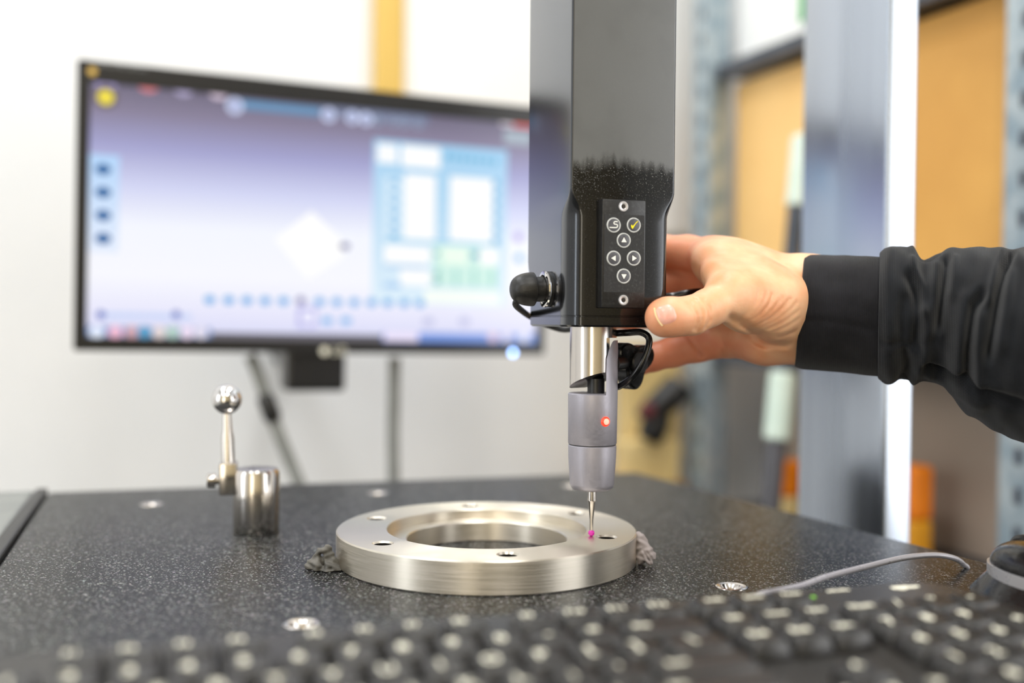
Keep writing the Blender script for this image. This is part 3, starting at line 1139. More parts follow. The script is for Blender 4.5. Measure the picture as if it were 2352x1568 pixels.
def lobes(r0, amp, n, ph):
    return [((r0 + amp * math.cos(n * (R(a) - ph))) * math.cos(R(a)), (r0 + amp * math.cos(n * (R(a) - ph))) * math.sin(R(a))) for a in range(0, 360, 5)]


bm = prism(lobes(0.0108, 0.0028, 3, R(25)), KF, -0.005, 0.004)
bmesh.ops.recalc_face_normals(bm, faces=bm.faces)
bmesh.ops.bevel(bm, geom=[e for e in bm.edges if len(e.link_faces) == 2 and abs(e.link_faces[0].normal.dot(e.link_faces[1].normal)) < 0.5], offset=0.0012, segments=3, affect='EDGES')
kb_ = from_bm('clamp_knob', bm, 'black_gloss', PB, True, 40)
from_bm('knob_hub', lathe([(0, 0.0035), (0.0055, 0.0035), (0.0055, 0.0058), (0.0048, 0.0064), (0, 0.0064)], KF, 32), 'black_plastic', kb_)
from_bm('knob_spindle', tube([kc + AV * 0.003, PX + PU * 0.010 + Z * kc.z], 0.0034, 16), 'black_plastic', PB)
lp_ = spline([pt(1400, 766, 0.515), pt(1440, 764, 0.508), pt(1472, 763, 0.505), pt(1490, 776, 0.504), pt(1488, 802, 0.503), pt(1472, 838, 0.503), pt(1450, 868, 0.506), pt(1424, 886, 0.512), pt(1408, 890, 0.518)], 8)
from_bm('loop_cable', tube(lp_, 0.00165, 12), 'black_gloss', PB)

# ================================================================== PERSON: hand and forearm, sleeve, cuff
hA, hB = np.array(pt(1330, 900, 0.52)), np.array(pt(1925, 500, 0.52))
S = SDF((0.022, 0.462, hA[2]), (hB[0] + 0.004, 0.612, hB[2]), 0.0008)


def V3(p):
    return np.array(pt(*p))


def chain(pts, k=0.004):
    for (a, ra), (b, rb) in zip(pts[:-1], pts[1:]):
        S.cone(V3(a), V3(b), ra, rb, k)


# metacarpals and palm
chain([((1925, 655, 0.538), .0150), ((1850, 652, 0.536), .0137), ((1740, 626, 0.546), .0116), ((1645, 592, 0.560), .0106)], .008)
chain([((1925, 700, 0.540), .0150), ((1850, 690, 0.542), .0150), ((1740, 670, 0.552), .0130), ((1636, 650, 0.572), .0110)], .010)
chain([((1925, 740, 0.540), .0150), ((1850, 735, 0.542), .0150), ((1740, 725, 0.552), .0130), ((1644, 715, 0.572), .0105)], .010)
chain([((1925, 770, 0.536), .0150), ((1850, 764, 0.534), .0147), ((1760, 776, 0.540), .0126), ((1668, 776, 0.560), .0102)], .008)
# thenar mass and thumb
chain([((1845, 690, 0.532), .0145), ((1768, 694, 0.513), .0150), ((1700, 690, 0.500), .0112), ((1664, 688, 0.494), .0098)], .008)
chain([((1800, 745, 0.523), .0120), ((1720, 712, 0.503), .0100)], .008)
chain([((1664, 688, 0.494), .0098), ((1625, 708, 0.486), .0086), ((1590, 724, 0.480), .00865), ((1560, 727, 0.4765), .0083), ((1533, 728, 0.4745), .0087), ((1524, 730, 0.4742), .0083)], .003)
# web between thumb and index finger
chain([((1672, 662, 0.496), .0070), ((1644, 630, 0.509), .0054), ((1624, 602, 0.530), .0052), ((1612, 582, 0.552), .0066)], .008)
chain([((1700, 655, 0.508), .0090), ((1664, 612, 0.530), .0086), ((1646, 594, 0.548), .0092)], .012)
chain([((1740, 640, 0.524), .0105), ((1690, 606, 0.543), .0100)], .012)
# index, middle, ring, little finger
chain([((1645, 592, 0.560), .0104), ((1580, 580, 0.572), .0092), ((1515, 577, 0.579), .0090), ((1450, 584, 0.570), .0080), ((1400, 592, 0.5635), .0078), ((1345, 600, 0.559), .0072)], .003)
chain([((1636, 650, 0.572), .0106), ((1575, 648, 0.582), .0096), ((1510, 648, 0.586), .0093), ((1440, 652, 0.573), .0082), ((1390, 656, 0.5645), .0078), ((1335, 660, 0.559), .0072)], .003)
chain([((1644, 715, 0.572), .0102), ((1575, 716, 0.581), .0092), ((1512, 718, 0.584), .0090), ((1445, 722, 0.573), .0080), ((1400, 724, 0.565), .0076), ((1352, 726, 0.560), .0070)], .003)
chain([((1668, 778, 0.560), .0100), ((1600, 794, 0.563), .0086), ((1545, 808, 0.565), .0080), ((1500, 820, 0.565), .0074), ((1462, 832, 0.562), .0070), ((1446, 836, 0.561), .0062)], .003)


def PL(pts, d=0.5):
    return [V3((x, y, d)) for x, y in pts]


# creases: thumb joint, thenar skin folds, palm lines
for pts, amp, wid in [
    ([(1575, 690), (1586, 712), (1588, 735), (1580, 757)], .0010, .0008), ([(1563, 697), (1574, 722), (1577, 742), (1572, 754)], .0008, .0008),
    ([(1594, 690), (1606, 710), (1608, 735), (1598, 752)], .0009, .0008), ([(1553, 700), (1560, 715)], .0005, .0007),
    ([(1688, 730), (1703, 712), (1712, 690), (1714, 668)], .0003, .0010), ([(1692, 734), (1712, 714), (1726, 690), (1732, 668)], .0005, .0010),
    ([(1698, 738), (1724, 716), (1742, 692), (1752, 672)], .00035, .0009), ([(1706, 741), (1738, 720), (1758, 697), (1768, 676)], .0006, .0010),
    ([(1716, 744), (1752, 724), (1776, 702), (1790, 684)], .0004, .0009), ([(1728, 748), (1766, 729), (1794, 706), (1810, 688)], .0006, .0010),
    ([(1742, 752), (1782, 733), (1812, 712), (1830, 694)], .0004, .0010), ([(1758, 756), (1796, 740), (1834, 714)], .0005, .0010),
    ([(1778, 762), (1808, 750), (1838, 732)], .0004, .0009), ([(1700, 748), (1760, 769), (1800, 774), (1836, 762)], .0006, .0012),
    ([(1665, 728), (1700, 745), (1750, 772), (1785, 792), (1830, 796)], .0016, .0017),
]:
    S.crease(PL(pts), amp, wid, 0.528)
for pts, amp, wid in [([(1583, 768), (1600, 795), (1618, 818)], .0017, .0013), ([(1655, 778), (1665, 800), (1668, 818)], .0012, .0012),
                      ([(1700, 765), (1715, 785), (1735, 795)], .0011, .0012)]:
    S.crease(PL(pts, 0.55), amp, wid, 0.57)
me = S.mesh('person')
co = np.zeros(len(me.vertices) * 3)
me.vertices.foreach_get('co', co)
co = co.reshape(-1, 3)
# relax the grid pattern of the implicit surface a little
bm = bmesh.new()
bm.from_mesh(me)
for _ in range(2):
    bmesh.ops.smooth_vert(bm, verts=bm.verts, factor=0.45, use_axis_x=True, use_axis_y=True, use_axis_z=True)
bm.to_mesh(me)
bm.free()
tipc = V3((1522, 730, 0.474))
flush_and_shade = 0.55 * np.exp(-(np.linalg.norm(co - tipc, axis=1) / 0.011) ** 2)
palm = np.clip((V3((1660, 700, 0.57))[0] - co[:, 0]) / 0.012, 0, 1) * np.clip((co[:, 1] - 0.535) / 0.012, 0, 1)  # palm-side redness together with the warm shade between the fingers, as colour
low = np.clip((V3((1700, 765, 0.54))[2] - co[:, 2]) / 0.006, 0, 1) * np.clip((co[:, 1] - 0.525) / 0.01, 0, 1)  # lower palm and little finger tinted redder for their warm shade
flush_and_shade = np.clip(flush_and_shade + 0.5 * palm + 0.35 * low, 0, 0.65)
a = me.attributes.new('flush_and_shade', 'FLOAT', 'POINT')
a.data.foreach_set('value', flush_and_shade.astype(np.float32))
me.shade_smooth()
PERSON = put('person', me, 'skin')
tag(PERSON, 'right hand and forearm in a black sweatshirt sleeve gripping the black arm', 'person')

# thumb nail: a curved plate lying on the thumb's back
ta, tb_ = Vector(pt(1590, 716, 0.480)), Vector(pt(1510, 742, 0.4742))
td = (tb_ - ta).normalized()
nc = Vector(pt(1511, 728, 0.4742))
face_dir = (CAM - nc).normalized()
nb = face_dir.cross(td).normalized()
nn_ = td.cross(nb).normalized()
dg = bpy.context.evaluated_depsgraph_get()
dg.update()


def skin_hit(p):
    """skin surface under p, looking along the nail's own normal"""
    o_ = p + nn_ * 0.03 - ORG[PERSON.name]
    ok, loc, nrm, _ = PERSON.ray_cast(o_, -nn_, depsgraph=dg)
    return (loc + ORG[PERSON.name]) if ok else p


def nail_patch(a0, a1, b0, b1, lift, na=16, nb_n=14, power=3.2):
    bm_ = bmesh.new()
    g = []
    ca, cb_, ha, hb = (a0 + a1) / 2, (b0 + b1) / 2, (a1 - a0) / 2, (b1 - b0) / 2
    for i in range(na + 1):
        row = []
        for j in range(nb_n + 1):
            s_, t_ = -1 + 2 * i / na, -1 + 2 * j / nb_n
            # squircle mapping of the square onto a rounded plate
            f = ((abs(s_) ** power + abs(t_) ** power) ** (1 / power)) or 1
            mxx = max(abs(s_), abs(t_))
            q = mxx / f if f else 1
            s2, t2 = s_ * q, t_ * q
            p = nc + td * (ca + ha * s2) + nb * (cb_ + hb * t2)
            edge = max(0.0, 1 - max(abs(s_), abs(t_)) ** 6)
            row.append(bm_.verts.new(skin_hit(p) + nn_ * (lift * edge - 0.0002 * (1 - edge))))
        g.append(row)
    for i in range(na):
        for j in range(nb_n):
            bm_.faces.new((g[i][j], g[i + 1][j], g[i + 1][j + 1], g[i][j + 1]))
    return bm_


nail = from_bm('thumb_nail', nail_patch(-0.0042, 0.0039, -0.0046, 0.0046, 0.00045), 'nail', PERSON, True, 180)
nail['label'] = 'pink fingernail of the thumb'
ed = []
for j in range(13):
    t_ = -1 + 2 * j / 12
    p = nc + td * (0.0040 - 0.0011 * t_ * t_) + nb * (0.0043 * t_)
    ed.append(skin_hit(p) + nn_ * 0.0003)
from_bm('nail_edge', tube(ed, 0.00038, 8), 'nail_edge', nail)


def smooth1(x, n):
    kk = np.ones(n) / n
    return np.convolve(np.pad(x, n // 2, mode='edge'), kk, mode='valid')[:len(x)]


def sleeve_mesh(name, stations, px0, px1, step, folds, slant, ends, inner, nth=220, noise=0.0, fw=1.0):
    xs = np.arange(px0, px1 + 0.1, step)
    st = np.array(stations, float)
    top = smooth1(np.interp(xs, st[:, 0], st[:, 1]), 5)
    bot = smooth1(np.interp(xs, st[:, 0], st[:, 2]), 5)
    dd = np.interp(xs, [1800, 1840, 2030, 2352, 2700, 3400], [0.540, 0.537, 0.527, 0.494, 0.46, 0.40])
    V, UV = [], []
    th = np.linspace(0, 2 * np.pi, nth, endpoint=False)
    ct, sn = np.cos(th), np.sin(th)
    rows = []
    for i, x in enumerate(xs):
        cy_, hp = (top[i] + bot[i]) / 2, (bot[i] - top[i]) / 2
        py = cy_ - ct * hp
        r = np.zeros(nth)
        front = np.clip(sn * 2.5 + 0.6, 0, 1)
        for pts, amp, wid in folds:
            best = np.full(nth, 1e6)
            for (x0, y0), (x1_, y1_) in zip(pts[:-1], pts[1:]):
                bx, by = x1_ - x0, y1_ - y0
                tt = np.clip(((x - x0) * bx + (py - y0) * by) / (bx * bx + by * by), 0, 1)
                best = np.minimum(best, np.hypot(x - x0 - tt * bx, py - y0 - tt * by))
            r += 1.05 * amp * np.exp(-(best / (wid * 1.1 * fw)) ** 2) * front
        # back side gets a few plain folds of its own
        r += noise * (np.sin(x * 0.055 + 2.2 * ct) + 0.6 * np.sin(x * 0.031 - 3 * ct)) * np.clip(-sn, 0, 1)
        if noise:
            r += 0.0004 * np.sin(x * 0.11 + 5 * th) + 0.0003 * np.sin(x * 0.07 - 9 * th)
        hv = hp * dd[i] / F_PX
        fade = max(0.0, 1 - (x - px0) / 120.0) if slant else 0.0
        rows.append((x, cy_, hv, dd[i], r, fade * slant))
    RR = np.array([q[4] for q in rows])
    kk = np.array([1, 4, 7, 4, 1.0]) / 17
    for _ in range(2):
        RR = sum(w_ * np.roll(RR, o_, 1) for w_, o_ in zip(kk, (-2, -1, 0, 1, 2)))
    RR = np.stack([smooth1(RR[:, q], 5) for q in range(nth)], 1)
    rows = [q[:4] + (RR[n_],) + q[5:] for n_, q in enumerate(rows)]
    rings = []
    for x, cy_, hv, d_, r, sl in rows:
        c = pt(x, cy_, d_)
        ring = np.zeros((nth, 3))
        ring[:, 1] = c.y - (hv * 1.0 + r) * sn
        ring[:, 0] = (c.x + sl * ct * d_ / F_PX) * ring[:, 1] / c.y
        ring[:, 2] = c.z + (hv + r) * ct
        rings.append(ring)

    def lip(ring, pull, scale):
        c = ring.mean(0)
        q = c + (ring - c) * scale
        q[:, 0] += pull
        return q
    full = []
    if ends[0]:     # rolled edge returning into the sleeve
        full += [lip(rings[0], 0.010, inner), lip(rings[0], 0.001, inner), lip(rings[0], -0.0004, (1 + inner) / 2)]
    full += rings
    if ends[1]:
        full += [lip(rings[-1], 0.0004, (1 + inner) / 2), lip(rings[-1], -0.006, inner)]
    else:
        full += [lip(rings[-1], 0.002, 0.8), lip(rings[-1], 0.004, 0.02)]
    n = len(full)
    me_ = bpy.data.meshes.new(name)
    VV = np.concatenate(full)
    F_ = []
    for i in range(n - 1):
        for j in range(nth):
            k2 = (j + 1) % nth
            F_.append((i * nth + j, i * nth + k2, (i + 1) * nth + k2, (i + 1) * nth + j))
    me_.from_pydata(VV.tolist(), [], F_)
    uv = me_.uv_layers.new(name='UVMap')
    arr = np.zeros((len(F_) * 4, 2), np.float32)
    ln = np.arange(n) * step * 0.52 / F_PX
    for q, f in enumerate(F_):
        i, j = divmod(q, nth)
        j2 = j + 1
        arr[q * 4:q * 4 + 4] = ((ln[i], j / nth * 0.19), (ln[i], j2 / nth * 0.19), (ln[i + 1], j2 / nth * 0.19), (ln[i + 1], j / nth * 0.19))
    uv.data.foreach_set('uv', arr.ravel())
    bm_ = bmesh.new()
    bm_.from_mesh(me_)
    bmesh.ops.recalc_face_normals(bm_, faces=bm_.faces)
    bm_.to_mesh(me_)
    bm_.free()
    me_.shade_smooth()
    return me_


cuff_st = [(1838, 588, 842), (1850, 584, 848), (1900, 586, 852), (1945, 588, 856), (1990, 588, 862), (2040, 592, 866)]
cuff_folds = [([(1838, 735), (1900, 737), (1950, 745), (2000, 755), (2030, 760)], -0.0014, 4.0), ([(1880, 640), (1960, 650)], -0.0007, 25),
              ([(1900, 800), (1990, 820)], -0.0008, 20), ([(1940, 600), (1930, 700)], 0.0006, 18)]
cuff = put('cuff', sleeve_mesh('cuff', cuff_st, 1838, 2040, 2.5, cuff_folds, 9.0, (True, True), 0.93), 'cuff', PERSON)
cuff['label'] = 'ribbed black cuff'
sl_st = [(2020, 584, 868), (2024, 574, 874), (2034, 568, 878), (2060, 566, 880), (2082, 570, 879), (2100, 580, 874), (2118, 590, 873), (2135, 588, 876), (2155, 578, 872),
         (2172, 573, 878), (2184, 571, 900), (2200, 570, 925), (2225, 568, 952), (2260, 568, 972), (2300, 572, 994), (2352, 570, 1016), (2420, 575, 1045), (2550, 590, 1090),
         (2700, 630, 1150), (3000, 720, 1260)]
sl_folds = [
    ([(2095, 575), (2100, 630), (2118, 668), (2121, 720)], 0.0038, 9), ([(2088, 640), (2104, 682), (2110, 730), (2104, 780)], -0.0042, 11),
    ([(2076, 690), (2070, 735), (2074, 775)], -0.0026, 12), ([(2045, 590), (2040, 700), (2045, 860)], 0.0022, 14),
    ([(2028, 783), (2072, 790), (2118, 797)], -0.0026, 5), ([(2080, 810), (2085, 850), (2078, 875)], -0.0050, 13),
    ([(2124, 720), (2126, 800), (2122, 832), (2095, 868)], 0.0036, 12), ([(2098, 592), (2128, 592), (2150, 578)], -0.0030, 9),
    ([(2172, 600), (2166, 660), (2160, 720), (2157, 752)], -0.0056, 8), ([(2148, 620), (2144, 690), (2138, 760)], 0.0026, 11),
    ([(2190, 600), (2184, 680)], 0.0022, 11),
    ([(2254, 682), (2236, 705), (2228, 760), (2224, 812), (2224, 858)], -0.0066, 9), ([(2212, 690), (2200, 780), (2196, 840)], 0.0024, 14),
    ([(2250, 730), (2246, 800), (2250, 880)], 0.0030, 11),
    ([(2318, 596), (2303, 620), (2290, 680), (2280, 760), (2272, 812)], -0.0060, 8), ([(2300, 590), (2285, 640), (2272, 690)], 0.0030, 10),
    ([(2322, 640), (2310, 720), (2300, 790)], 0.0022, 14),
    ([(2128, 836), (2170, 852), (2215, 868), (2260, 892), (2310, 906), (2365, 922)], -0.0062, 7), ([(2140, 858), (2200, 892), (2260, 920)], 0.0022, 13),
    ([(2150, 835), (2215, 850), (2290, 885)], 0.0016, 10), ([(2330, 600), (2420, 640)], 0.0020, 18),
    ([(2420, 700), (2440, 900)], -0.0050, 16), ([(2550, 680), (2530, 900)], -0.0055, 18),
]
slv = put('sleeve', sleeve_mesh('sleeve', sl_st, 2020, 3000, 2.6, sl_folds, 0.0, (True, False), 0.95, 240, 0.0016), 'sleeve', PERSON)
slv['label'] = 'wrinkled black sweatshirt sleeve'

# ================================================================== MONITOR
mTL, mBL, mBR = pt(178, 135, 0.92), pt(168, 805, 0.92), pt(1250, 815, 1.09)
MX = (mBR - mBL).normalized()
MZ = (mTL - mBL)
MZ = (MZ - MX * MZ.dot(MX)).normalized()
MN = MX.cross(MZ).normalized()                        # out of the screen
MW, MH = (mBR - mBL).length, (mTL - mBL).dot(MZ)
MON = frame(MX, MZ, MN, mBL)                          # local x right, y up, z out
MONT = thing('monitor', 'black framed flat monitor with a lit modelling program on the white wall', 'monitor', mBL + MX * MW / 2)


def mp(px, py):
    q = MON.inverted() @ on_plane(px, py, mBL, MN)
    return q.x, q.y


sx0, sy1 = mp(207, 187)
sx1, sy0 = mp(1233, 789)
bm = bmesh.new()
add_box(bm, MON, 0, MW, 0, MH, -0.030, -0.004, 0.003)
from_bm('back_shell', bm, 'black_plastic', MONT, False)
outer = rrect(0, MW, 0, MH, 0.003)
inn = rrect(sx0, sx1, sy0, sy1, 0.0005)
bm = bmesh.new()
for z0_, z1_ in ((-0.006, 0.0),):
    oa = [bm.verts.new(MON @ Vector((x, y, z0_))) for x, y in outer]
    ob = [bm.verts.new(MON @ Vector((x, y, z1_))) for x, y in outer]
    ia = [bm.verts.new(MON @ Vector((x, y, z0_))) for x, y in inn]
    ib = [bm.verts.new(MON @ Vector((x, y, z1_))) for x, y in inn]
    n = len(outer)
    for i in range(n):
        j = (i + 1) % n
        bm.faces.new((oa[i], oa[j], ob[j], ob[i]))
        bm.faces.new((ob[i], ob[j], ib[j], ib[i]))
        bm.faces.new((ib[i], ib[j], ia[j], ia[i]))
        bm.faces.new((ia[i], ia[j], oa[j], oa[i]))
bez = from_bm('bezel', bm, 'black_plastic', MONT, False)

# the picture on the screen: one flat mesh of coloured patches
SV, SF, SCOL = [], [], []
lay = [0]


def spoly(pts, cols):
    lay[0] += 1
    z_ = -0.0022 + 0.0000012 * lay[0]
    i0 = len(SV)
    for x, y in pts:
        SV.append(MON @ Vector((min(max(x, sx0), sx1), min(max(y, sy0), sy1), z_)))
    SF.append(tuple(range(i0, i0 + len(pts))))
    SCOL.append(cols)


def srect(x0, y0, x1, y1, col, col2=None):
    (a0, b1), (a1, b0) = mp(x0, y0), mp(x1, y1)
    c2 = col2 or col
    spoly([(a0, b0), (a1, b0), (a1, b1), (a0, b1)], [c2, c2, col, col])


def sdisc(x, y, r, col, asp=1.0):
    a_, b_ = mp(x, y)
    rr = r * 0.98 / F_PX
    spoly([(a_ + rr * asp * math.cos(2 * math.pi * i / 14), b_ + rr * math.sin(2 * math.pi * i / 14)) for i in range(14)], [col] * 14)


grad = [(0.0, (104, 98, 122)), (0.10, (130, 122, 150)), (0.24, (160, 160, 206)), (0.40, (208, 212, 244)), (0.55, (242, 245, 255)), (0.75, (246, 247, 255)), (0.9, (230, 230, 252)), (1.0, (214, 216, 246))]
for (t0, c0), (t1, c1) in zip(grad[:-1], grad[1:]):
    ya, yb = sy1 + (sy0 - sy1) * t0, sy1 + (sy0 - sy1) * t1
    lay[0] = 0
    spoly([(sx0, yb), (sx1, yb), (sx1, ya), (sx0, ya)], [c1, c1, c0, c0])
lay[0] = 5
sdisc(243, 192, 14, (170, 160, 212), 1.6)
sdisc(341, 197, 14, (216, 124, 132), 1.5)
sdisc(422, 206, 14, (176, 168, 205), 1.4)
sdisc(502, 211, 16, (224, 206, 226), 1.3)
sdisc(243, 222, 26, (104, 92, 100))
sdisc(243, 222, 17, (240, 220, 60))
srect(552, 228, 738, 266, (92, 142, 184))
srect(735, 240, 985, 290, (112, 120, 150))
for x, y, r in ((540, 242, 19), (756, 263, 17), (810, 268, 16), (842, 272, 16), (868, 275, 13), (905, 278, 11), (930, 280, 12), (962, 284, 11)):
    sdisc(x, y, r, (206, 216, 248) if r > 13 else (140, 156, 184))
    sdisc(x, y, r * 0.55, (150, 158, 200) if r > 13 else (110, 118, 146))
srect(1152, 256, 1182, 290, (226, 214, 226))
srect(1182, 258, 1226, 294, (250, 92, 84))
srect(1160, 298, 1222, 334, (162, 176, 190))
srect(206, 352, 272, 580, (176, 212, 250), (226, 236, 254))
for y in (388, 441, 494, 547):
    sdisc(237, y, 12, (10, 96, 160), 1.35)
# right hand panel
srect(860, 318, 1162, 704, (158, 206, 240), (222, 240, 252))
srect(868, 328, 914, 376, (250, 252, 255))
srect(924, 332, 1012, 388, (255, 255, 255))
for i in range(7):
    srect(1024 + 18 * i, 352 + 2 * i, 1036 + 18 * i, 366 + 2 * i, (90, 176, 216))
srect(884, 384, 1150, 404, (104, 186, 224))
srect(884, 404, 936, 560, (212, 234, 250))
for i in range(6):
    srect(898, 410 + 25 * i, 916, 422 + 25 * i, (96, 178, 226))
    srect(1004, 414 + 25 * i, 1032, 424 + 25 * i, (168, 214, 242))
    srect(1134, 412 + 27 * i, 1146, 426 + 27 * i, (70, 160, 210))
srect(932, 398, 1000, 552, (255, 255, 255))
srect(1036, 404, 1132, 556, (255, 255, 255))
srect(884, 552, 1140, 560, (150, 206, 236))
srect(884, 562, 990, 606, (255, 255, 255))
srect(884, 608, 976, 616, (170, 196, 234))
srect(920, 618, 990, 656, (255, 255, 255))
srect(882, 648, 922, 662, (170, 206, 242))
srect(996, 560, 1146, 662, (208, 242, 232))
srect(1018, 566, 1076, 608, (238, 255, 240))
srect(1104, 568, 1146, 610, (255, 255, 255))
for i in range(4):
    srect(1004 + 42 * i, 616, 1010 + 42 * i, 656, (150, 214, 206))
for y in (582, 630, 646):
    sdisc(1004, y, 5, (50, 140, 150))
sdisc(1092, 586, 8, (40, 150, 190), 1.4)
srect(976, 664, 1150, 700, (248, 255, 248))
sdisc(1192, 544, 12, (176, 160, 226))
sdisc(1194, 592, 11, (120, 184, 220))
# bright work piece in the middle of the view
spoly([mp(632, 548), mp(708, 640), mp(790, 590), mp(784, 548), mp(716, 484)], [(255, 255, 255)] * 5)
sdisc(793, 565, 8, (96, 96, 150), 1.5)
# time line
srect(476, 684, 972, 697, (206, 222, 250))
for i, x in enumerate((482, 526, 568, 610, 652, 735, 775, 815, 855, 892, 930, 966)):
    sdisc(x, 688 + (x - 482) * 0.017, 10, (96, 172, 232), 1.2)
sdisc(692, 690, 10, (120, 116, 170))
srect(684, 704, 728, 752, (186, 184, 236))
sdisc(708, 728, 17, (236, 236, 255))
for x in (752, 796):
    sdisc(x, 736, 9, (120, 184, 236), 1.5)
srect(222, 716, 440, 734, (200, 214, 248))
for x in (232, 405):
    sdisc(x, 722, 9, (80, 104, 190))
for x in (985, 1068):
    sdisc(x, 738, 11, (196, 198, 232), 1.4)
# task bar
srect(194, 758, 1235, 792, (92, 92, 112), (112, 108, 112))
srect(200, 748, 486, 776, (122, 150, 200))
for x, c in ((222, (226, 236, 255)), (265, (240, 186, 212)), (303, (206, 164, 176)), (332, (80, 156, 200)), (366, (226, 214, 214)), (397, (176, 206, 198)), (430, (238, 222, 244)), (462, (226, 222, 240))):
    sdisc(x, 763, 15, c)
srect(880, 762, 1236, 792, (118, 152, 226))
srect(884, 762, 962, 784, (236, 226, 250))
for x, c in ((1134, (230, 204, 222)), (1165, (226, 220, 240)), (1205, (236, 236, 250))):
    sdisc(x, 774, 13, c)
me = bpy.data.meshes.new('screen')
me.from_pydata([tuple(v) for v in SV], [], SF)
at = me.color_attributes.new('picture', 'FLOAT_COLOR', 'CORNER')
flat = []
for cols in SCOL:
    for c in cols:
        flat += list(lin(c))
at.data.foreach_set('color', flat)
scr = put('screen', me, 'screen', MONT)
scr['label'] = 'lit screen with a modelling program window'
# marks on the frame
lx, ly = mp(745, 806)
from_bm('logo_emblem', lathe([(0.0038, 0), (0.0038, 0.0005), (0, 0.0006)], MON @ Matrix.Translation((lx, ly, 0)), 20), 'legend', bez)
bm = bmesh.new()
add_prism(bm, [(0, 0), (0.0042, 0), (0.0042, 0.0012), (0.0013, 0.0012), (0.0013, 0.0075), (0, 0.0075)], MON @ Matrix.Translation((lx + 0.008, ly - 0.0036, 0)), 0, 0.0005)
gp = [(0.0066, 0.0060), (0.0058, 0.0074), (0.0030, 0.0075), (0.0008, 0.0056), (0.0008, 0.0022), (0.0030, 0.0004), (0.0064, 0.0006), (0.0066, 0.0036), (0.0044, 0.0036)]
o_ = stroke2d(gp, 0.0012, MON @ Matrix.Translation((lx + 0.0135, ly - 0.0036, 0)), 0, 0.0005)
tmp = bpy.data.meshes.new('t')
o_.to_mesh(tmp)
o_.free()
bm.from_mesh(tmp)
bpy.data.meshes.remove(tmp)
from_bm('logo_letters', bm, 'legend', bez, False)
lx, ly = mp(1178, 812)
from_bm('power_light', lathe([(0.0026, 0), (0.0024, 0.0008), (0, 0.0010)], MON @ Matrix.Translation((lx, ly + 0.001, 0)), 16), 'led_blue', bez)
lx, ly = mp(212, 164)
from_bm('sticker_dot', lathe([(0.0037, 0), (0.0037, 0.0003), (0, 0.0003)], MON @ Matrix.Translation((lx, ly, 0)), 16), 'yellow_trim', bez)
bm = bmesh.new()
for i in range(11):
    x, y = mp(216 + 11.5 * i, 150 + 1.3 * i)
    add_box(bm, MON @ Matrix.Translation((x, y, 0)), 0, 0.0014 + 0.0010 * (i % 2), 0, 0.0022 + 0.001 * (i % 3), 0, 0.0002)
from_bm('frame_print', bm, 'stand', bez, False)
# wall mount below and behind
x0, y1 = mp(664, 812)
x1, y0 = mp(800, 900)
from_bm('mount_bracket', box(MON, x0, x1, y0, y1 + 0.02, -0.050, -0.012, 0.004), 'black_plastic', MONT, False)
mc = MON @ Vector(((x0 + x1) / 2, (y0 + y1) / 2 + 0.01, -0.05))
dist = (mc - W0).dot(NW)
from_bm('mount_arm', tube([mc + MN * 0.002, mc - NW * (dist + 0.001)], 0.016, 16), 'black_plastic', MONT)


def hang_cable(name, pts, r, label, joint=None):
    sp = spline([pt(*p) for p in pts], 10)
    if joint is None:
        o = from_bm(name, tube(sp, r, 12), 'grey_cable')
        return tag(o, label, 'cable', 'cables under the monitor')
    t_ = thing(name, label, 'cable', sp[-1], 'cables under the monitor')
    from_bm('cord', tube(sp, r, 12), 'grey_cable', t_)
    j = [pt(*p) for p in joint]
    from_bm('cord_joint', tube([j[0], j[0] + (j[1] - j[0]) * 0.15, j[0] + (j[1] - j[0]) * 0.85, j[1]], [r * 0.9, r * 1.35, r * 1.35, r * 0.9], 14), 'black_rubber', t_)
    return t_


hang_cable('monitor_cable', [(574, 818, 0.998), (584, 835, 0.998), (600, 880, 1.000), (620, 942, 1.002), (650, 1020, 1.004), (682, 1098, 1.005), (720, 1200, 1.005), (760, 1420, 1.0)], 0.0062,
           'slanting grey monitor cable with a dark joint hanging below the monitor', ((606, 905, 0.998), (630, 968, 1.000)))
hang_cable('monitor_cable', [(906, 821, 1.054), (906, 840, 1.054), (905, 900, 1.055), (903, 1000, 1.055), (904, 1100, 1.055), (906, 1220, 1.05), (908, 1420, 1.05)], 0.0063,
           'straight vertical grey monitor cable hanging below the monitor')

# ================================================================== CALIBRATION BALL STAND
bc = tb(587, 1232)
bc = Vector((bc.x * 0.590 / 0.578, 0.590, T))
BST = thing('calibration_ball', 'polished calibration ball on a slim stem clamped to a short steel post', 'gauge', bc)
BF = Matrix.Translation(bc)
from_bm('post', lathe([(0, 0), (0.0126, 0), (0.0129, 0.0004), (0.0129, 0.0338), (0.0119, 0.0358), (0, 0.0360)], BF, 64), 'steel', BST)
bd = 0.588
bx = pt(524, 1098, bd)
CL = frame(Vector((0.98, 0.2, 0)).normalized(), Vector((-0.2, 0.98, 0)).normalized(), Z, bx)
from_bm('clamp_block', box(CL, -0.0048, 0.0052, -0.0055, 0.0055, -0.0090, 0.0092, 0.0012), 'steel', BST, True, 30)
from_bm('clamp_pin', tube([CL @ Vector((0.004, 0, 0.0)), CL @ Vector((0.0125, 0, 0.0))], 0.0035, 16), 'steel', BST)
from_bm('clamp_screw', lathe([(0, 0.0042), (0.0024, 0.0042), (0.0024, 0.0066), (0.0038, 0.0068), (0.0040, 0.0074), (0.0040, 0.0108), (0.0034, 0.0114), (0.0018, 0.0114), (0.0018, 0.0096), (0, 0.0096)],
                              axis_frame(CL @ Vector((0, 0, -0.001)), -CL.col[0].to_3d()), 28), 'steel', BST)
rb, rt_ = pt(524, 1062, bd), pt(521, 940, bd)
ln_ = (rt_ - rb).length
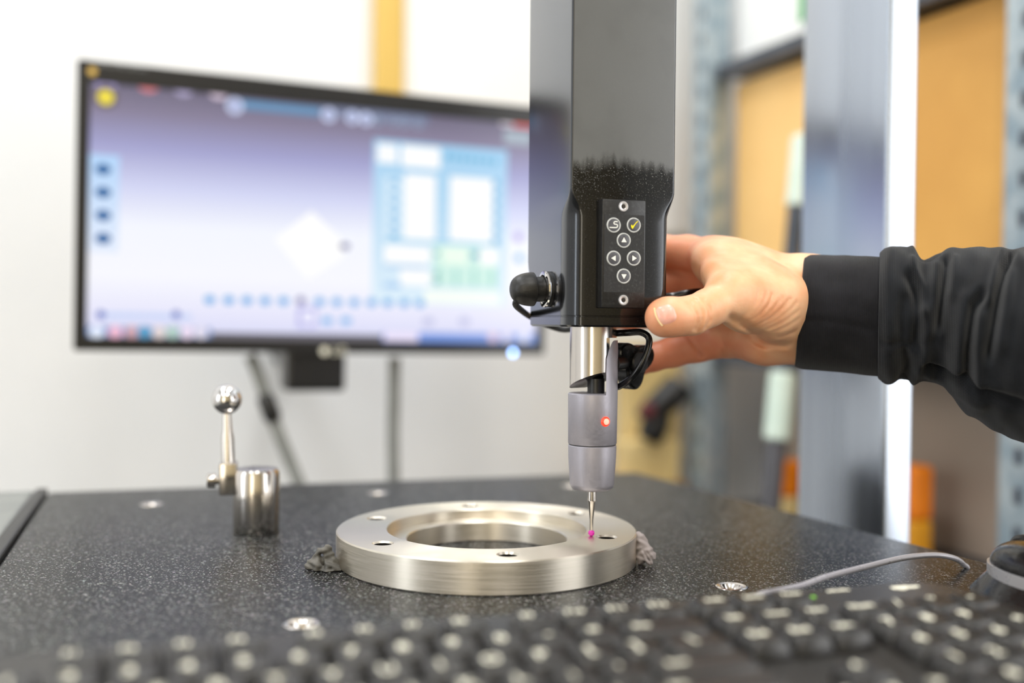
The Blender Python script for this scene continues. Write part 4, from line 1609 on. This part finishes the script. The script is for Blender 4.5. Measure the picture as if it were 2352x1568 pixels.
from_bm('stem', lathe([(0, -0.001), (0.0037, -0.001), (0.0036, ln_ * 0.45), (0.0027, ln_ * 0.62), (0.0022, ln_ * 1.02), (0, ln_ * 1.02)], axis_frame(rb, rt_ - rb), 32), 'steel', BST)
bcn = pt(521, 917, bd)
from_bm('ball', lathe([(0.0083 * math.sin(R(180 * i / 32)), -0.0083 * math.cos(R(180 * i / 32))) for i in range(33)], Matrix.Translation(bcn), 48), 'chrome', BST, True, 180)

# ================================================================== KEYBOARD
KA = R(18.0)
KSC = 0.82
TILT = R(4.0)
KO = Vector((0.1745, 0.4228, T + 0.0178))
kx = Vector((math.cos(KA), math.sin(KA), 0))
ky = Vector((math.sin(KA), -math.cos(KA), 0)) * math.cos(TILT) - Z * math.sin(TILT)
kz = kx.cross(-ky).normalized()
# local frame: x to the right, y towards the back, z out of the keys
KBD = frame(kx, -ky, kz, KO) @ Matrix.Scale(KSC, 4)
U = 0.01905
KBW, KBD_ = 22.5 * U + 0.024, 0.150
KBT = thing('keyboard', 'black computer keyboard with pale legends lying on the granite table', 'keyboard',
            Vector(((KBD @ Vector((-KBW / 2, -KBD_ / 2, 0))).x, (KBD @ Vector((-KBW / 2, -KBD_ / 2, 0))).y, T))
            )


def kcase(inset):
    i = inset
    out = []
    for cx_, cy_, r, a0 in ((-0.022, -0.022, 0.022, 0), (-KBW + 0.012, -0.012, 0.012, 90), (-KBW + 0.012, -KBD_ + 0.012, 0.012, 180), (-0.012, -KBD_ + 0.012, 0.012, 270)):
        for kk in range(9):
            a = R(a0 + 90 * kk / 8)
            out.append((cx_ + (r - i) * math.cos(a), cy_ + (r - i) * math.sin(a)))
    return out


bm = bmesh.new()
prev = None
for ins, z in ((0.002, -0.0100), (0.0002, -0.0085), (0, -0.003), (0.0006, -0.0012), (0.003, 0.0)):
    ring = [bm.verts.new(KBD @ Vector((x, y, z))) for x, y in kcase(ins)]
    if prev:
        for i in range(len(ring)):
            j = (i + 1) % len(ring)
            bm.faces.new((prev[i], prev[j], ring[j], ring[i]))
    else:
        bm.faces.new(ring[::-1])
    prev = ring
bm.faces.new(prev)
from_bm('case', bm, 'kb', KBT, True, 50)
for fx in (-0.05, -KBW + 0.05):
    q = KBD @ Vector((fx, -0.012, -0.0099))
    from_bm('foot', box(frame(kx, Vector((-kx.y, kx.x, 0)), Z, Vector((q.x, q.y, T))), -0.008, 0.008, -0.004, 0.004, 0.0001, q.z - T + 0.0006, 0.0008), 'black_rubber', KBT, False)

GLY = {}


def glyph(ch):
    if ch not in GLY:
        cu = bpy.data.curves.new('legend', 'FONT')
        cu.body = ch
        cu.align_x, cu.align_y = 'CENTER', 'CENTER'
        cu.size = 1.0
        cu.resolution_u = 2
        cu.offset = 0.022
        o = bpy.data.objects.new('legend', cu)
        COL.objects.link(o)
        dg_ = bpy.context.evaluated_depsgraph_get()
        dg_.update()
        me_ = bpy.data.meshes.new_from_object(o.evaluated_get(dg_))
        bpy.data.objects.remove(o)
        GLY[ch] = me_
    return GLY[ch]


KEYM = {}


def key(x, y, wu, hu, txt):
    """one key: tapered cap with a dished top, and its printed legend"""
    kk = (round(wu, 2), round(hu, 2))
    if kk not in KEYM:
        w2, h2 = (wu * U - 0.0012) / 2, (hu * U - 0.0012) / 2
        bm_ = bmesh.new()
        pr = None
        for ins, z, r in ((0, 0.0006, 0.0012), (0.0002, 0.0016, 0.0012), (0.0016, 0.0066, 0.0018), (0.0024, 0.0073, 0.0018), (0.0045, 0.0070, 0.001)):
            ring = [bm_.verts.new((a, b, z)) for a, b in rrect(-w2 + ins, w2 - ins, -h2 + ins, h2 - ins, r, 2)]
            if pr:
                for i in range(len(ring)):
                    j = (i + 1) % len(ring)
                    bm_.faces.new((pr[i], pr[j], ring[j], ring[i]))
            else:
                bm_.faces.new(ring[::-1])
            pr = ring
        bm_.faces.new(pr)
        bmesh.ops.recalc_face_normals(bm_, faces=bm_.faces)
        me_ = bpy.data.meshes.new('key')
        bm_.to_mesh(me_)
        bm_.free()
        shade(me_, True, 50)
        me_.materials.append(MAT['key'])
        KEYM[kk] = me_
    o = bpy.data.objects.new('key', KEYM[kk])
    COL.objects.link(o)
    o.parent = KBT
    o.matrix_local = Matrix.Translation(-ORG[KBT.name]) @ KBD @ Matrix.Translation((x, y, 0))
    if txt:
        s_ = 0.0090 if len(txt) == 1 else (0.0058 if len(txt) <= 3 else 0.0040)
        bm_ = bmesh.new()
        bm_.from_mesh(glyph(txt))
        off = (-0.0016, 0.0012) if len(txt) == 1 else (-(wu * U) / 2 + 0.004 + 0.0014 * len(txt), 0.0014)
        bmesh.ops.transform(bm_, matrix=Matrix.Translation((off[0], off[1], 0.0075)) @ Matrix.Scale(s_, 4), verts=bm_.verts)
        bmesh.ops.solidify(bm_, geom=bm_.faces, thickness=0.00025)
        me_ = bpy.data.meshes.new('legend')
        bm_.to_mesh(me_)
        bm_.free()
        me_.materials.append(MAT['legend'])
        l_ = bpy.data.objects.new('legend', me_)
        COL.objects.link(l_)
        l_.parent = o


Y0 = -0.0165
rowy = [Y0 - 0.5 * U] + [Y0 - 0.0020 - (1.5 + i) * U for i in range(5)]
XL = -KBW + 0.012


def row(r, x_u, items):
    x = XL + x_u * U
    for it in items:
        wu, txt = (it if isinstance(it, tuple) else (1.0, it))
        if txt is not None:
            key(x + wu * U / 2, rowy[r], wu, 1, txt)
        x += wu * U


row(0, 0, ['Esc', (1, None), 'F1', 'F2', 'F3', 'F4', (0.5, None), 'F5', 'F6', 'F7', 'F8', (0.5, None), 'F9', 'F10', 'F11', 'F12'])
row(1, 0, list('`1234567890-=') + [(2.0, 'Bksp')])
row(2, 0, [(1.5, 'Tab')] + list('QWERTYUIOP[]') + [(1.5, '\\')])
row(3, 0, [(1.75, 'Caps')] + list("ASDFGHJKL;'") + [(2.25, 'Enter')])
row(4, 0, [(2.25, 'Shift')] + list('ZXCVBNM,./') + [(2.75, 'Shift')])
row(5, 0, [(1.25, 'Ctrl'), (1.25, 'Alt'), (1.25, 'Fn'), (6.25, ''), (1.25, 'Alt'), (1.25, 'Fn'), (1.25, 'Menu'), (1.25, 'Ctrl')])
for r, it in ((0, ['PrtSc', 'ScrLk', 'Pause']), (1, ['Ins', 'Home', 'PgUp']), (2, ['Del', 'End', 'PgDn']), (4, [(1, None), '^', (1, None)]), (5, ['<', 'v', '>'])):
    row(r, 15.25, it)
for r, it in ((1, ['Num', '/', '*', '-']), (2, ['7', '8', '9']), (3, ['4', '5', '6']), (4, ['1', '2', '3']), (5, [(2, '0'), '.'])):
    row(r, 18.5, it)
key(XL + 22.0 * U, rowy[2] - 0.5 * U, 1, 2, '+')
key(XL + 22.0 * U, rowy[4] - 0.5 * U, 1, 2, 'Ent')
# printed marks and lights on the strip behind the number pad


def kloc(px, py, z=0.0):
    q = KBD.inverted() @ on_plane(px, py, KO + kz * z, kz)
    return q.x, q.y


lx, ly = kloc(2078, 1349)
bm = bmesh.new()
for dx, r in ((-0.0055, 0.0018), (-0.0025, 0.0026), (0.001, 0.0020), (0.0042, 0.0016), (0.0068, 0.0012)):
    add_lathe(bm, [(r, 0.00005), (r, 0.00025), (0, 0.0003)], KBD @ Matrix.Translation((lx + dx, ly + 0.0004 * math.sin(dx * 900), 0)), 16)
from_bm('logo_mark', bm, 'legend', KBT, False)
lx, ly = kloc(1925, 1356)
bm = bmesh.new()
for i in range(7):
    add_box(bm, KBD @ Matrix.Translation((lx - 0.006 + 0.0018 * i, ly, 0)), 0, 0.0012, -0.0008, 0.0008 + 0.0004 * (i % 3), 0, 0.0002)
from_bm('small_print', bm, 'legend', KBT, False)
lx, ly = kloc(1868, 1371)
from_bm('lock_light', lathe([(0.0012, 0), (0.0011, 0.0003), (0, 0.0004)], KBD @ Matrix.Translation((lx, ly, 0)), 14), 'legend_green', KBT)

# keyboard cable
kc_ = [KBD @ Vector((-0.135, 0.0012, -0.005))]
kc_ += [pt(1820, 1350, 0.434), pt(1900, 1324, 0.452), pt(1990, 1301, 0.471), pt(2075, 1281, 0.489), pt(2145, 1274, 0.503), pt(2190, 1281, 0.511), pt(2213, 1296, 0.517)]
e1 = kc_[-1]
kc_ += [e1 + Vector((0.004, 0.002, -0.006)), e1 + Vector((0.012, 0.004, -0.04)), e1 + Vector((0.014, 0.004, -0.12)), e1 + Vector((0.02, 0.0, -0.30))]
o = from_bm('keyboard_cable', tube(spline(kc_, 10), 0.00135, 12), 'cable_silver')
tag(o, 'thin grey cable arching from the keyboard over the right table edge', 'cable')

# ================================================================== MOUSE
mc_ = Vector((0.2385, 0.447, T))
MD = Vector((-0.30, 0.95, 0)).normalized()
MS = Vector((-MD.y, MD.x, 0))
MOU = frame(MD, MS, Z, mc_) @ Matrix.Scale(0.82, 4)
MST = thing('computer_mouse', 'black computer mouse with a silver edge strip beside the keyboard', 'mouse', mc_)


def mouse_shell(z0_, z1_, grow, top):
    bm_ = bmesh.new()
    n_a, n_r = 48, 12
    prev_ = None
    for r in range(n_r + 1):
        ring = []
        f = r / n_r
        for i in range(n_a):
            a = 2 * math.pi * i / n_a
            ca, sa = math.cos(a), math.sin(a)
            ex_ = 0.053 + grow
            ey_ = 0.031 + grow - 0.003 * math.cos(2 * a)
            x = ex_ * math.copysign(abs(ca) ** 0.85, ca)
            y = ey_ * math.copysign(abs(sa) ** 0.85, sa)
            if top:
                ph = f * math.pi / 2
                s_ = math.cos(ph) ** 0.7
                hgt = z0_ + (z1_ - z0_) * math.sin(ph) ** 0.9 * (1 - 0.25 * (x * s_ / ex_) ** 2 + 0.12 * x * s_ / ex_)
            else:
                s_ = 1.0
                hgt = z0_ + (z1_ - z0_) * f
            ring.append((x * s_, y * s_, hgt))
        if r == n_r and top:
            c = bm_.verts.new(MOU @ Vector((0, 0, z1_)))
            for i in range(n_a):
                bm_.faces.new((prev_[i], prev_[(i + 1) % n_a], c))
            break
        vs = [bm_.verts.new(MOU @ Vector(p)) for p in ring]
        if prev_:
            for i in range(n_a):
                j = (i + 1) % n_a
                bm_.faces.new((prev_[i], prev_[j], vs[j], vs[i]))
        else:
            bm_.faces.new(vs[::-1])
        prev_ = vs
    if not top:
        bm_.faces.new(prev_)
    return bm_


bm = mouse_shell(0.0006, 0.0115, 0.002, False)
for v in bm.verts:                                    # the skirt slopes inwards towards the strip
    q = MOU.inverted() @ v.co
    f = (q.z - 0.0006) / 0.0109
    v.co = MOU @ Vector((q.x * (1 - 0.17 * f), q.y * (1 - 0.25 * f), q.z + 0.004 * f * max(0.0, -q.x / 0.055)))
from_bm('skirt', bm, 'black_gloss', MST, True, 50)
from_bm('edge_strip', mouse_shell(0.0100, 0.0165, -0.0062, False), 'silver_trim', MST, True, 50)
from_bm('top_shell', mouse_shell(0.0165, 0.0320, -0.0075, True), 'black_gloss', MST, True, 60)
bm = bmesh.new()
add_lathe(bm, [(0, -0.004), (0.0075, -0.004), (0.009, -0.0025), (0.009, 0.0025), (0.0075, 0.004), (0, 0.004)], axis_frame(MOU @ Vector((0.026, 0, 0.0215)), MS), 28)
from_bm('scroll_wheel', bm, 'black_rubber', MST)

# ================================================================== SHELVING AND GOODS ON THE RIGHT
ZC = T + 0.12
SHELF = thing('storage_rack', 'galvanised steel storage rack with perforated uprights at the right wall', 'rack', RACK @ Vector((0.22, 0.2, 0)))
RZ = [ZC + 0.338, ZC - 0.034, ZC - 0.245, 0.30]


def upright(t, n0, wid, dep):
    bm_ = bmesh.new()
    # folded C profile
    pr = [(-wid / 2, 0), (wid / 2, 0), (wid / 2, dep), (wid / 2 - 0.003, dep), (wid / 2 - 0.003, 0.003), (-wid / 2 + 0.003, 0.003), (-wid / 2 + 0.003, dep), (-wid / 2, dep)]
    add_prism(bm_, pr, RACK @ Matrix.Translation((t, n0, 0)), 0.0, 2.0)
    return bm_


def upright_obj(t, n0):
    o = from_bm('upright', upright(t, n0, 0.042, 0.03), 'galv', SHELF, False)
    bm_ = bmesh.new()
    for i in range(40):
        add_prism(bm_, rrect(-0.004, 0.004, -0.008, 0.008, 0.0035, 3), RACK @ Matrix.Translation((t, n0, 0.40 + 0.035 * i)) @ Matrix.Rotation(R(90), 4, 'X'), -0.0001, 0.0006)
    h = from_bm('slot', bm_, 'shelf', o, False)
    h['kind'] = 'stuff'


tA = 0.0
upright_obj(-0.048, -0.008)
upright_obj(0.462, -0.008)
upright_obj(-0.048, 0.36)
upright_obj(0.462, 0.36)
for z in RZ:
    bm = bmesh.new()
    add_box(bm, RACK, -0.066, 0.486, 0.024, 0.385, z - 0.004, z, 0.0005)
    add_box(bm, RACK, -0.026, 0.438, 0.0, 0.0235, z - 0.018, z, 0.001)
    from_bm('shelf_board', bm, 'shelf', SHELF, False)


def carton(name, t0, t1, n0, n1, z0, z1, m, label, cat='box', group=None, flaps=True):
    t_ = thing(name, label, cat, RACK @ Vector(((t0 + t1) / 2, (n0 + n1) / 2, z0)), group)
    from_bm('body', box(RACK, t0, t1, n0, n1, z0 + 0.0003, z1 - 0.004, 0.002), m, t_, False)
    from_bm('lid', box(RACK, t0 - 0.001, t1 + 0.001, n0 - 0.001, n1 + 0.001, z1 - 0.0295, z1, 0.0015), m, t_, False)
    return t_


zS = RZ[1]
carton('yellow_carton', -0.024, 0.232, 0.030, 0.34, zS, RZ[0] - 0.022, 'pale_yellow', 'pale yellow carton on the middle rack shelf nearest the monitor wall', group='cartons on the middle shelf')
carton('ochre_carton', 0.240, 0.438, 0.030, 0.34, zS, RZ[0] - 0.022, 'ochre', 'ochre orange carton on the middle rack shelf above the sleeve', group='cartons on the middle shelf')
w_ = carton('white_carton', -0.022, 0.225, 0.030, 0.34, RZ[0], RZ[0] + 0.30, 'white_card', 'white carton with a green label on the top rack shelf')
g0 = RACK.inverted() @ on_plane(1838, 0, RACK @ Vector((0, 0.030, 0)), NR)
from_bm('green_label', box(RACK, g0.x, g0.x + 0.05, 0.0285, 0.0299, g0.z - 0.028, g0.z + 0.08), 'green', w_, False)
# lower shelf: taupe crates and orange bins
carton('taupe_crate', -0.024, 0.190, 0.10, 0.34, RZ[2], RZ[1] - 0.021, 'taupe', 'brown grey crate on the lower rack shelf left of the silver post', group='crates on the lower shelf')
carton('taupe_crate', 0.205, 0.438, 0.10, 0.34, RZ[2], RZ[1] - 0.021, 'taupe', 'brown grey crate on the lower rack shelf right of the silver post', group='crates on the lower shelf')


def bin_(px0, ptop, n0, n1, lng, label, low):
    a_ = RACK.inverted() @ on_plane(px0, 1100, RACK @ Vector((0, n0, 0)), NR)
    ztop = on_plane(px0, ptop, RACK @ Vector((0, n0, 0)), NR).z
    t0, t1 = a_.x - lng, a_.x
    t_ = thing('orange_bin', label, 'bin', RACK @ Vector(((t0 + t1) / 2, (n0 + n1) / 2, RZ[2])), 'orange bins on the lower shelf')
    zmid = RZ[2] + (ztop - RZ[2]) * 0.42
    from_bm('tub', box(RACK, t0, t1, n0, n1, RZ[2] + 0.0003, zmid, 0.004), low, t_, False)
    from_bm('cover', box(RACK, t0 - 0.001, t1 + 0.001, n0 - 0.001, n1 + 0.001, zmid + 0.0002, ztop, 0.006, 3), 'orange', t_, False)


bin_(2095, 1072, 0.026, 0.056, 0.07, 'orange bin with amber base on the lower rack shelf right of the silver post', 'amber')
bin_(1800, 1062, 0.026, 0.066, 0.03, 'small orange bin with pale base on the lower rack shelf left of the silver post', 'cream')

# leaning pole with white sleeves
LPL = thing('leaning_pole', 'grey pole with white wraps leaning against the rack behind the silver post', 'pole', pt(1745, 1560, 1.14))
p0, p1 = pt(1736, 1560, 1.13), pt(1846, 300, 1.175)
def lp(t):
    return p0.lerp(p1, t)
def t_at(py):
    return (1560 - py) / (1560 - 300)
from_bm('shaft', tube([lp(0), lp(t_at(866))], 0.0115, 16), 'pole_grey', LPL)
from_bm('shaft', tube([lp(t_at(866)), lp(t_at(480))], 0.0105, 16), 'shelf', LPL)
from_bm('wrap', tube([lp(t_at(1024)), lp(t_at(1018)), lp(t_at(872)), lp(t_at(866))], [0.011, 0.0145, 0.0145, 0.011], 20), 'mint', LPL)
from_bm('wrap', tube([lp(t_at(482)), lp(t_at(478)), lp(t_at(320)), lp(t_at(312))], [0.009, 0.0125, 0.0125, 0.009], 20), 'mint', LPL)

# silver post beside the table
pc = pt(2026, 1240, 0.70)                             # its front left edge
PST = thing('silver_post', 'broad satin aluminium post standing beside the right table edge', 'post', Vector((pc.x, pc.y, 0)))
PSF = frame(AU, AV, Z, Vector((pc.x, pc.y, 0)))
bm = prism(rrect(0, 0.023, 0, 0.105, 0.003, 5), PSF, 0.012, 2.2)
from_bm('column', bm, 'post', PST, True, 30)
from_bm('base_flange', box(PSF, -0.02, 0.043, -0.02, 0.125, 0, 0.0119, 0.002), 'post', PST, False)

# ---- low cabinet at the back with cream cartons and a hand scanner
cbp = pt(1500, 1000, 1.42)
CB = frame(EW, -NW, Z, Vector((cbp.x, cbp.y, 0)))
zcb = ZC - 0.215
CAB = thing('side_cabinet', 'low honey coloured cabinet against the wall behind the granite table', 'cabinet', CB @ Vector((0, 0.05, 0)))
from_bm('body', box(CB, -0.09, 0.043, -0.02, 0.085, 0.04, zcb - 0.0004, 0.002), 'oak', CAB, False)
from_bm('plinth', box(CB, -0.085, 0.04, -0.012, 0.08, 0.0, 0.04), 'shelf', CAB, False)
dr_ = from_bm('door', box(CB, -0.086, 0.040, -0.034, -0.0205, 0.06, zcb - 0.02, 0.002), 'oak', CAB, False)
from_bm('handle', tube([CB @ Vector((0.03, -0.040, zcb - 0.20)), CB @ Vector((0.03, -0.040, zcb - 0.10))], 0.004, 10), 'steel', dr_)


def cbox(name, x0, x1, y0, y1, z0, z1, m, label):
    t_ = thing(name, label, 'box', CB @ Vector(((x0 + x1) / 2, (y0 + y1) / 2, z0)))
    from_bm('body', box(CB, x0, x1, y0, y1, z0 + 0.0002, z1 - 0.004, 0.002), m, t_, False)
    from_bm('lid', box(CB, x0 - 0.001, x1 + 0.001, y0 - 0.001, y1 + 0.001, z1 - 0.018, z1, 0.001), m, t_, False)


def cb_x(px, off):
    return (CB.inverted() @ on_plane(px, 1000, CB @ Vector((0, off, 0)), NW)).x


cbox('cream_carton', cb_x(1440, 0.04), cb_x(1562, 0.04), 0.04, 0.082, zcb, ZC - 0.030, 'cream', 'tall cream carton standing at the back of the low cabinet')
cbox('cream_carton', cb_x(1446, -0.018), cb_x(1562, -0.018), -0.018, 0.036, zcb, ZC - 0.160, 'cream', 'short cream carton under the black hand scanner')
scp = pt(1520, 1010, 1.395)
SCN = thing('hand_scanner', 'black pistol shaped hand scanner with a dark red button on a cream carton', 'scanner', scp)
h0, h1, h2 = pt(1490, 1012, 1.395), pt(1515, 950, 1.395), pt(1556, 892, 1.40)
from_bm('grip', tube(spline([h0, (h0 + h1) / 2, h1], 5), [0.014, 0.0165, 0.018, 0.0185, 0.019, 0.019, 0.0185, 0.018, 0.018, 0.0175, 0.017], 16), 'black_plastic', SCN)
from_bm('head', tube([pt(1478, 968, 1.395), pt(1500, 945, 1.395), h2, pt(1566, 880, 1.40)], [0.015, 0.019, 0.021, 0.018], 18), 'black_plastic', SCN)
from_bm('trigger', lathe([(0, -0.004), (0.010, -0.004), (0.010, 0.004), (0.007, 0.007), (0, 0.007)], axis_frame(pt(1488, 942, 1.379), CAM - scp), 20), 'darkred', SCN)
